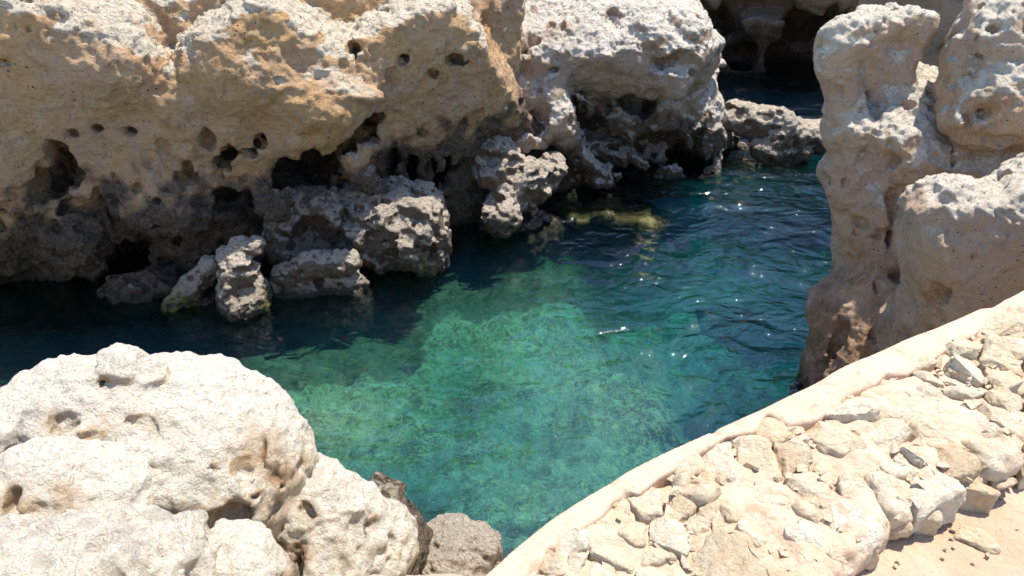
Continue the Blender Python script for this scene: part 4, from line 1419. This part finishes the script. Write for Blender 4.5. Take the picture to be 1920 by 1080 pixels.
    x2, y2, Q2 = grid_mesh(-1.0, 30, -30, -.5, .5)
    V2 = np.stack([x2, y2, np.full(len(x2), PZ)], 1)
    x3, y3, Q3 = grid_mesh(5.2, 30.2, -.5, 4.5, .5)
    V3 = np.stack([x3, y3, np.full(len(x3), PZ)], 1)
    VV = np.concatenate([V, V2, V3])
    QQ = np.concatenate([Qd, Q2 + len(V), Q3 + len(V) + len(V2)])
    tag(mesh_from('path', VV, QQ, m, origin=np.zeros(3)), kind='structure')
    # loose bits on the path
    for i, (px, py, s_, lab) in enumerate([(1832, 1012, .07, 'flat grey half buried stone in the sandy path near the bottom right corner'),
                                          (1740, 984, .014, 'small pebble on the path just below the wall foot')]):
        p = at(px, py, z=PZ)
        me = stone_mesh('pebble', s_ * 1.2, s_ * .8, s_ * .22, rng, M_ST)
        o = bpy.data.objects.new('flat_stone' if i == 0 else 'pebble', me)
        o.location = (p[0], p[1], PZ + s_ * .02)
        o.rotation_euler = (0, 0, -.5)
        COL.objects.link(o)
        tag(o, lab, 'stone' if i == 0 else 'pebble')
    peb = stone_mesh('pebble', .009, .007, .005, rng, M_ST)
    for i in range(44):
        x = rng.uniform(1.15, 2.6)
        y = np.interp(x, FX, FY) - rng.uniform(.03, .55)
        o = bpy.data.objects.new('pebble', peb)
        s_ = rng.uniform(.5, 1.6)
        o.scale = (s_, s_, s_)
        o.rotation_euler = (0, 0, rng.uniform(0, 6))
        o.location = (x, y, PZ + .004)
        COL.objects.link(o)
        tag(o, 'tiny loose pebble scattered on the sandy path', 'pebble', 'pebbles scattered on the path')
    # twig
    a, b = at(1862, 922, z=PZ + .01), at(1876, 937, z=PZ + .01)
    bm = bmesh.new()
    d = Vector(b - a)
    bmesh.ops.create_cone(bm, segments=7, radius1=.0035, radius2=.0018, depth=d.length * 1.3, cap_ends=True)
    bmesh.ops.transform(bm, matrix=d.to_track_quat('Z', 'Y').to_matrix().to_4x4(), verts=bm.verts)
    me = bpy.data.meshes.new('twig')
    bm.to_mesh(me)
    bm.free()
    mt, nt = new_mat('twig_bark')
    t = NT(nt)
    bs = t.n('ShaderNodeBsdfPrincipled')
    t.put(bs.inputs['Base Color'], t.mix(t.noise(t.n('ShaderNodeNewGeometry').outputs['Position'], 90), (.05, .035, .025), (.16, .11, .08)))
    bs.inputs['Roughness'].default_value = .8
    t.put(t.n('ShaderNodeOutputMaterial').inputs[0], bs.outputs[0])
    me.materials.append(mt)
    o = bpy.data.objects.new('twig', me)
    o.location = (a + b) / 2
    COL.objects.link(o)
    tag(o, 'short dark twig lying on the sandy path close to the wall', 'twig')


def build_algae():
    m, nt = new_mat('algae_mat')
    t = NT(nt)
    pos = t.n('ShaderNodeNewGeometry').outputs['Position']
    col = t.mix(t.ramp(t.noise(pos, 16, 4, .7), .38, .62), (.05, .05, .015), (.19, .165, .045))
    bs = t.n('ShaderNodeBsdfPrincipled')
    t.put(bs.inputs['Base Color'], col)
    bs.inputs['Roughness'].default_value = .5
    t.put(bs.inputs['Normal'], t.bump(t.noise(pos, 40, 4, .7), 1, .03))
    t.put(t.n('ShaderNodeOutputMaterial').inputs[0], bs.outputs[0])
    for lab, blobs, lo, hi in (
            ('yellow green algae beside the upright tooth rock', [(510, 548, .14, .10), (530, 560, .15, .10), (552, 568, .12, .07)], (-4.3, 10.1, -.3), (-2.9, 11.7, .3)),
            ('yellow green algae apron trailing under water right of the knobbly lump', [(1065, 388, .22, .15), (1095, 394, .25, .12), (1150, 396, .35, .09), (1200, 404, .32, .085), (1225, 425, .25, .08), (1085, 410, .28, .09), (1120, 384, .25, .10), (1170, 412, .3, .08)], (.4, 13.0, -.4), (3.0, 15.6, .4))):
        r = Rock(lo, hi, .022, 81)
        for px, py, a, b in blobs:
            c = at(px, py, z=-.19)
            r.ell(c, (a, a * 1.0, b), .08)
        r.rough(.2, .06)
        r.rough(.1, .035, None, 'ridge')
        V, Qd = r.surface()
        tag(mesh_from('algae', V, Qd, m), lab, 'algae', kind='stuff')


import time as _t
for fn in (build_ground, build_seabed, build_water, build_wall, build_cliff, build_outcrop, build_sea_rocks, build_far_cliffs, build_right_rocks, build_boulders, build_algae):
    _a = _t.time()
    fn()
    print(fn.__name__, round(_t.time() - _a, 1))
